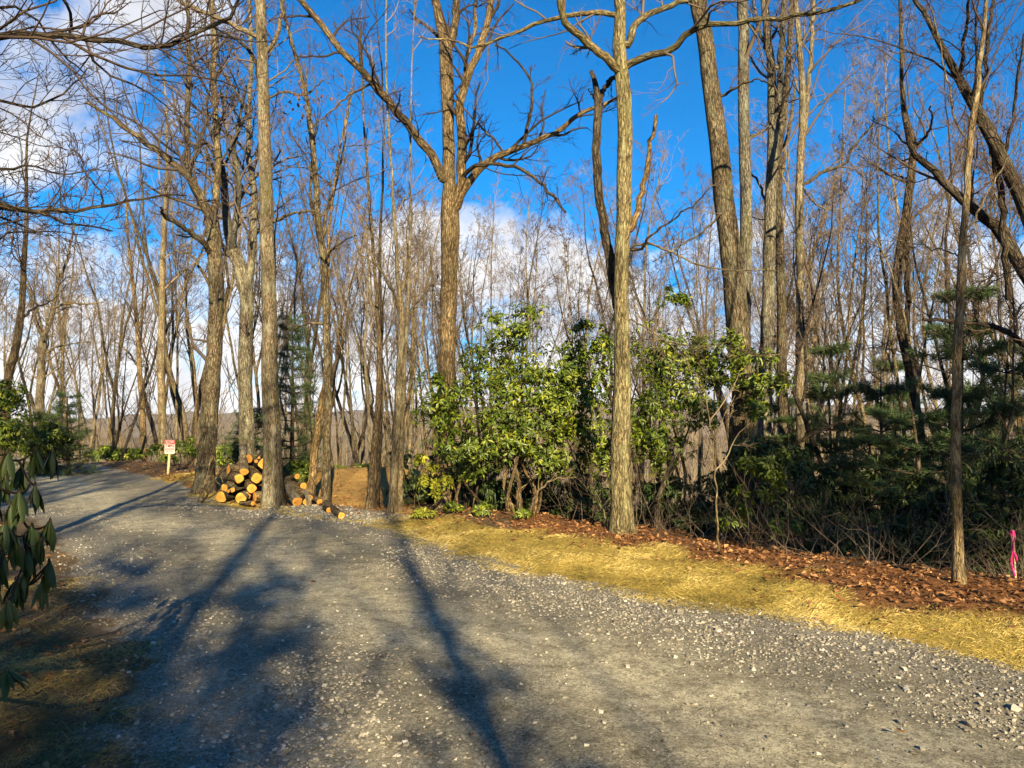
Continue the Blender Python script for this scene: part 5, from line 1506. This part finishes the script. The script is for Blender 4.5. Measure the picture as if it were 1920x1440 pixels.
def build_logs():
    G = 'logs heaped beside the road'
    B = lambda a, b: (a, b)
    # label, px, py, Y, dia px, axis (x, y, z), length, bark
    L = [('leftmost ground log of the heap, wide pale cut end low by the grass', 414, 932, 14.95, 20, (.1, 1, .02), 1.2, BARK_OAK),
         ('round orange ended log on the ground in the middle of the heap', 451, 934, 14.9, 20.5, (-.05, 1, .03), 1.3, BARK_PALE),
         ('angled ground log whose oval end faces left beside the pale trunk', 478, 931, 14.95, 18, (.75, .66, .02), .7, BARK_WARM),
         ('log with oval orange end above the angled ground log', 472, 916, 15.0, 17.5, (-.45, .9, .12), 1.0, BARK_WARM),
         ('log with round yellow end halfway up the left of the heap', 448.5, 897, 15.1, 18, (-.6, .8, .0), 1.1, BARK_OAK),
         ('log with round orange end halfway up, touching the pale trunk', 481, 897, 15.1, 19, (-.45, .85, .14), 1.2, BARK_OAK),
         ('long grey log sloping down to its small orange end near the top', 458, 884.5, 15.15, 15.5, (-.32, .82, .42), 1.2, BARK_PALE),
         ('topmost log of the heap with a dull brown end', 466, 860.5, 15.6, 16.5, (.15, .98, .0), 1.0, BARK_OAK),
         ('log at the upper right whose yellow end is half hidden by the pale trunk', 493, 870, 15.5, 18.5, (-.55, .83, -.05), 1.0, BARK_DARK),
         ('thin pole with a pale end at the top of the heap, lower of two', 480, 865, 15.5, 6.5, (-.2, .98, .1), .9, BARK_PALE),
         ('thin pole with a pale end at the top of the heap, upper of two', 485.5, 858.6, 15.7, 5, (-.2, .98, .1), .9, BARK_PALE),
         ('yellow ended log resting on the leftmost ground log', 421, 915, 15.05, 15, (.25, .95, .03), 1.1, BARK_OAK),
         ('thin round pole beside the yellow ended log, smaller one', 427.5, 921, 14.95, 7, (.2, .97, .05), .9, BARK_PALE),
         ('thin round pole beside the yellow ended log, larger one', 436, 918.6, 15.0, 9, (-.15, .97, .12), 1.0, BARK_PALE),
         ('shaded log with a dull end wedged behind the angled ground log', 464, 929, 15.1, 14, (-.1, .99, .0), 1.0, BARK_OAK),
         ('tan log with its cut end turned away at the left of the heap', 428, 880, 15.5, 18, (.75, .6, -.06), .95, BARK_WARM),
         ('grey log lying behind the heap top, partly hidden', 452, 868, 16.0, 17, (.5, .86, .02), 1.0, BARK_OAK),
         ('dark log deep in the heap behind the thin poles', 441, 915, 15.7, 18, (.1, .99, .0), .8, BARK_DARK),
         ('dark log deep in the heap under the half hidden yellow end', 490, 890, 15.9, 18, (.0, 1, .0), .8, BARK_DARK),
         ('dark log deep in the heap centre', 462, 905, 15.8, 20, (.0, 1, .0), .8, BARK_DARK),
         ('short split billet lying on the grass in front of the heap', 474, 944, 14.6, 9, (-.9, .4, .0), .3, BARK_WARM)]
    for i, (lb, px, py, Y, dp, ax, ln, bk) in enumerate(L):
        p = pt(px, py, Y)
        dia = dp / F_PX * Y
        p[2] = max(p[2], hz(p[0], p[1]) + dia / 2 - .015)
        make_log(lb, p, ax, dia, ln, bk, G, i)
    G2 = 'logs tumbled right of the pale trunk'
    M = [('long pale log slanting down from the pale trunk to the gravel', (557, 949), (539, 905), 13.9, 15.0, 19, BARK_PALE),
         ('orange barkless log lying across the slanting pale log', (578, 934), (541, 899), 14.3, 15.3, 16, BARK_WARM),
         ('small log with bright end on top of the tumbled logs', (557, 893), (540, 897), 14.8, 15.2, 10.5, BARK_WARM),
         ('short log with an orange end pointing right, under the small bright one', (569, 911), (551, 906), 14.6, 15.2, 12.5, BARK_OAK),
         ('log with dull orange end low beside the ringed tree', (600, 946), (580, 928), 13.9, 15.0, 13, BARK_WARM),
         ('bark covered log lying out on the gravel, furthest right', (640, 974), (610, 955), 12.7, 13.8, 13, BARK_OAK),
         ('dark log half buried under the slanting pale log', (574, 952), (556, 930), 13.9, 15.0, 13, BARK_DARK),
         ('weathered log on the gravel below the ringed tree', (617, 962), (590, 944), 13.2, 14.4, 11, BARK_DARK)]
    for i, (lb, a, b, ya, yb, dp, bk) in enumerate(M):
        p, q = pt(a[0], a[1], ya), pt(b[0], b[1], yb)
        dia = dp / F_PX * ya
        for v in (p, q):
            v[2] = max(v[2], hz(v[0], v[1]) + dia * .42)
        make_log(lb, p, q - p, dia, float(np.linalg.norm(q - p)), bk, G2, 50 + i)
    # slab of bark leaning on the tumbled logs
    r = np.random.default_rng(5)
    pa, pb = pt(579, 956, 13.6), pt(570, 918, 14.0)
    pa[2] = hz(pa[0], pa[1])
    root = thing('bark_slab', 'pale split slab of bark leaning on the tumbled logs', 'bark', pa)
    c = spline([pa * 0, (pb - pa) * .5 + np.array([.03, -.03, .03]), pb - pa], 9)
    th = np.linspace(-.9, .9, 6)
    V = []
    for layer in (0, 1):
        for i in range(9):
            for a in th:
                rr = .065 * (1 - .35 * abs(i / 8 - .5)) - layer * .012
                V.append(c[i] + np.array([math.sin(a) * rr, -math.cos(a) * rr + .05, 0]))
    idx = np.arange(108).reshape(2, 9, 6)
    f = lambda g: np.stack([g[:-1, :-1], g[:-1, 1:], g[1:, 1:], g[1:, :-1]], -1).reshape(-1, 4)
    Fs = [f(idx[0]), f(idx[1])[:, ::-1]]
    edge = np.concatenate([idx[0][0], idx[0][1:, -1], idx[0][-1][::-1][1:], idx[0][::-1, 0][1:]])
    inner = edge + 54
    Fs.append(np.stack([edge[:-1], inner[:-1], inner[1:], edge[1:]], -1))
    V = np.array(V)
    obj('slab', mesh_np('slab', V, Fs, {'bark': V}, False, [BARK_PALE]), root)


build_logs()


def box(sx, sy, sz, bev=0.0):
    x, y, z = sx / 2, sy / 2, sz / 2
    b = min(bev, x * .9, z * .9)
    pr = [(-x + b, -z), (x - b, -z), (x, -z + b), (x, z - b), (x - b, z), (-x + b, z), (-x, z - b), (-x, -z + b)] if b > 0 else [(-x, -z), (x, -z), (x, z), (-x, z)]
    n = len(pr)
    V = np.array([[a, -y, c] for a, c in pr] + [[a, y, c] for a, c in pr])
    k = np.arange(n)
    Fs = [np.stack([k, (k + 1) % n, (k + 1) % n + n, k + n], -1)[:, ::-1], np.array([k]), np.array([k[::-1] + n])]
    return V, Fs


def text_mesh(name, body, size, m, width=None):
    cu = bpy.data.curves.new(name, 'FONT')
    cu.body = body
    cu.size = size
    cu.align_x = 'CENTER'
    cu.align_y = 'CENTER'
    cu.extrude = 0.0006
    cu.offset = size * .018
    cu.resolution_u = 2
    tmp = bpy.data.objects.new(name, cu)
    COL.objects.link(tmp)
    dg = bpy.context.evaluated_depsgraph_get()
    me = bpy.data.meshes.new_from_object(tmp.evaluated_get(dg))
    bpy.data.objects.remove(tmp)
    bpy.data.curves.remove(cu)
    me.materials.clear()
    me.materials.append(m)
    if width:
        xs = [v.co.x for v in me.vertices]
        s = width / max(1e-6, max(xs) - min(xs))
        for v in me.vertices:
            v.co.x *= s
    return me


def build_sign():
    d = 22.6
    foot = pt(314.5, 889, d)
    foot[2] = hz(foot[0], foot[1])
    top = pt(317.5, 826, d)
    bot = pt(317.5, 850, d)
    root = thing('speed_sign', 'small red and white slow speed sign on a wooden post by the road bend', 'sign', foot)
    root.rotation_euler = (0, 0, .12)
    lean = (317.0 - 314.5) / F_PX * d
    w, h = 18.6 / F_PX * d, (850.5 - 825) / F_PX * d
    zc = (top[2] + bot[2]) / 2 - foot[2]
    V, Fs = box(.06, .04, zc + h * .3 + .1, .008)
    post = obj('post', mesh_np('post', V, Fs, None, False, [WOOD_POST]), root)
    post.location = (lean * .5, .03, (zc + h * .3 - .1) / 2)
    post.rotation_euler = (0, math.atan2(lean, zc), 0)
    V, Fs = box(w, .006, h, .018)
    panel = obj('panel', mesh_np('panel', V, Fs, None, False, [SIGN_WHITE]), root)
    panel.location = (lean, 0, zc)
    V, Fs = box(w * .97, .004, h * .29, .012)
    head = obj('red_header', mesh_np('red_header', V, Fs, None, False, [SIGN_RED]), panel)
    head.location = (0, -.0045, h * .345)
    for body, zz, sz, wd, m, yy in (('SLOW', .345, .13, .8, SIGN_WHITE, -.0085), ('7 MPH', .06, .11, .8, SIGN_INK, -.005), ('CHILDREN', -.17, .065, .84, SIGN_INK, -.005), ('AT PLAY', -.33, .065, .62, SIGN_INK, -.005)):
        o = obj('lettering', text_mesh('lettering', body, sz, m, w * wd), panel)
        o.location = (0, yy, h * zz)
        o.rotation_euler = (math.pi / 2, 0, 0)
    for zz in (.44, -.44):
        m = tubes(np.array([[[0, -.003, 0], [0, -.0055, 0], [0, -.0075, 0]]]), np.array([[.008, .008, .003]]), 8)
        o = obj('screw', mesh_np('screw', m[0], m[1], None, False, [BARK_DARK]), panel)
        o.location = (0, -.002, h * zz)


build_sign()


def build_stake():
    d = 7.35
    foot = pt(1903.5, 1102, d)
    foot[2] = hz(foot[0], foot[1])
    top = pt(1898, 994, d)
    root = thing('survey_stake', 'thin wooden survey stake with a bright pink ribbon at the right edge', 'stake', foot)
    v = top - foot
    L = float(np.linalg.norm(v))
    V, Fs = box(.032, .016, L + .1, .003)
    V[:, 2] += L / 2 - .05
    st = obj('stake', mesh_np('stake', V, Fs, None, False, [WOOD_POST]), root)
    st.rotation_euler = Vector(v).to_track_quat('Z', 'Y').to_euler()
    # painted top and ribbon wrapped and hanging
    V, Fs = box(.036, .020, .05, .003)
    V[:, 2] += L - .027
    tp = obj('painted_tip', mesh_np('painted_tip', V, Fs, None, False, [RIBBON]), root)
    tp.rotation_euler = st.rotation_euler
    n = 16
    t = np.linspace(0, 1, n)
    a = foot + v * .93 - foot
    for k, (dx, ln) in enumerate(((-.012, .40), (.004, .26))):
        x = a[0] + dx + .012 * np.sin(t * 7 + k)
        z = a[2] - t * ln
        y = a[1] - .016 + .012 * np.cos(t * 9 + k)
        w = .009 * (1 + .15 * np.sin(t * 5))
        V = np.concatenate([np.stack([x - w, y - .004 * np.sin(t * 11), z], -1), np.stack([x + w * .8, y + .012 * np.sin(t * 6), z + .008], -1)])
        f = np.stack([np.arange(n - 1), np.arange(1, n), np.arange(1, n) + n, np.arange(n - 1) + n], -1)
        rb = obj('ribbon', mesh_np('ribbon', V, f, None, True, [RIBBON]), root)
        md = rb.modifiers.new('thickness', 'SOLIDIFY')
        md.thickness = .0012


build_stake()


def build_sticks():
    r = np.random.default_rng(88)
    S = [('bare pale stick lying on the leaves below the many stemmed shrub', [(1508, 1078), (1530, 1098), (1556, 1120)], 8.0, 4, BARK_PALE),
         ('short pale stick on the leaves left of the young tree', [(1705, 1128), (1718, 1118), (1730, 1112)], 7.4, 3.5, BARK_PALE),
         ('long grey fallen branch lying across the brush at the wood edge', [(1540, 1062), (1600, 1072), (1680, 1090), (1790, 1100)], 8.3, 6, BARK_LIMB),
         ('grey fallen branch, upper one of the brush left of the young tree', [(1575, 1058), (1650, 1052), (1700, 1068), (1760, 1085)], 8.6, 5, BARK_LIMB),
         ('thin curved fallen branch in the brush below the dark rhododendron', [(1500, 1040), (1560, 1050), (1610, 1040), (1640, 1025)], 8.9, 4, BARK_PALE),
         ('broken snag stub pointing up left beside the dark shaded rhododendron', [(1478, 845), (1510, 820), (1550, 800), (1595, 788)], 11.5, 9, BARK_WARM),
         ('dead bough lying level in the shade below the broken snag', [(1520, 892), (1550, 885), (1575, 880), (1600, 882)], 12.2, 9, BARK_DARK),
         ('thin pale dead stick leaning against the thick brown tree', [(382, 818), (398, 856), (410, 885), (418, 905)], 15.6, 3.6, BARK_PALE),
         ('crooked grey branch poking out left of the log heap', [(372, 880), (388, 895), (402, 900), (416, 912)], 15.2, 4, BARK_PALE),
         ('long dead branch resting low left of the log heap', [(376, 936), (395, 918), (412, 888), (428, 872)], 15.0, 4, BARK_LIMB),
         ('curved pale dead sapling beside the lichen grey trunk', [(1133, 1000), (1134, 970), (1128, 945), (1115, 920)], 10.9, 3.5, BARK_PALE),
         ('bent grey twig against the left foot of the lichen grey trunk', [(1140, 1000), (1141, 980), (1148, 962), (1135, 945)], 10.8, 3, BARK_PALE),
         ('stick lying at the bank right of the lichen grey tree', [(1222, 1005), (1235, 996), (1250, 984)], 10.4, 3, BARK_PALE),
         ('arched pale laurel branch low in the thicket middle', [(985, 945), (1010, 920), (1040, 900), (1080, 895)], 12.0, 5, BARK_PALE),
         ('curved bare trunk in the shade right of the lichen grey tree', [(1228, 1000), (1232, 940), (1250, 890), (1262, 860), (1255, 835)], 11.6, 12, BARK_OAK),
         ('peeling reddish stem standing in the middle of the thicket', [(976, 968), (974, 930), (972, 900), (965, 875)], 12.4, 13, BARK_WARM),
         ('slanting reddish stem at the left foot of the thicket', [(852, 952), (858, 925), (862, 890), (850, 850)], 12.7, 8, BARK_WARM),
         ('cut pale stub trunk left of the slanting reddish stem', [(887, 968), (890, 930), (893, 890), (896, 840)], 13.6, 14, BARK_PALE)]
    for i, (lb, pp, d, w, bk) in enumerate(S):
        q = np.array([pt(px, py, d + r.normal(0, .08)) for px, py in pp])
        low = hills(q[:, 0], q[:, 1])
        q[:, 2] = np.maximum(q[:, 2], low + .01)
        lying = 'lying' in lb or 'fallen' in lb
        if lying:
            q[:, 2] = np.minimum(q[:, 2], low + .16)
        elif i not in (5, 6):
            q[0, 2] = low[0] - .05
        base = q[0].copy()
        root = thing('fallen_branch' if i < 10 or i == 12 else 'bare_sapling', lb, 'branch' if i < 13 else 'sapling', base)
        c = spline(q - base, 14)
        c[1:-1] += r.normal(0, .008, (12, 3))
        R = np.linspace(w, w * .5, 14) / 2 / F_PX * d
        m = tubes(c[None], R[None], 7, .08, i)
        obj('stem', mesh_np('stem', m[0], m[1], {'bark': m[2]}, True, [bk]), root)
        s, dr, l, rq = kids(r, c[None], R[None], 5, .2, 1.0, 45, .4, .5, .0025, .05)
        P, Rr = grow(r, s, dr, np.clip(l, .08, .6), rq, 5, .2, .02, .3)
        if lying:
            P[..., 2] = np.maximum(P[..., 2], (hills(P[..., 0] + base[0], P[..., 1] + base[1]) - base[2] + .01))
        m = tubes(P, Rr, 4)
        obj('twigs', mesh_np('twigs', m[0], m[1], {'bark': m[2]}, True, [bk]), root, kind='stuff')
    # loose brush: far too many thin sticks to count
    n = 1300
    az = np.radians(r.uniform(4, 38, n))
    d = r.uniform(8.4, 15, n)
    x, y = d * np.sin(az), d * np.cos(az)
    s = sdf(x, y, PLATEAU)
    k = (s > -.25) & (s < 6)
    x, y = x[k], y[k]
    P0 = np.stack([x, y, hills(x, y)], -1)
    D = np.stack([r.normal(0, .5, len(x)), r.normal(0, .5, len(x)), np.abs(r.normal(.6, .6, len(x)))], -1)
    P, R = grow(r, P0, D, r.uniform(.3, 1.3, len(x)), r.uniform(.002, .006, len(x)), 6, .16, .02, .3)
    m1 = tubes(P, R, 3)
    s_, dr, l, q = kids(r, P, R, 4, .3, 1, 42, .4, .6, .002, .1)
    P2, R2 = grow(r, s_, dr, l, q, 4, .2, .02, .4)
    V, Fq, b = join([m1, tubes(P2, R2, 3)])
    obj('undergrowth', mesh_np('undergrowth', V, Fq, {'bark': b}, True, [TWIG]), kind='stuff', label='tangle of thin bare twigs under the trees along the bank')


build_sticks()


def build_haze():
    V, Fs = box(9200, 9200, 420)
    m = bpy.data.materials.new('haze')
    m.use_nodes = True
    t = NT(m.node_tree)
    v = t.n('ShaderNodeVolumePrincipled', {'Color': (0.80, 0.88, 1.0, 1), 'Density': HAZE})
    t.n('ShaderNodeOutputMaterial', {'Volume': v.outputs[0]})
    o = obj('haze', mesh_np('haze', V, Fs, None, False, [m]), kind='stuff', label='thin bluish air over the valley')
    o.location = (0, 0, 50)


HAZE = 0.00004
build_haze()
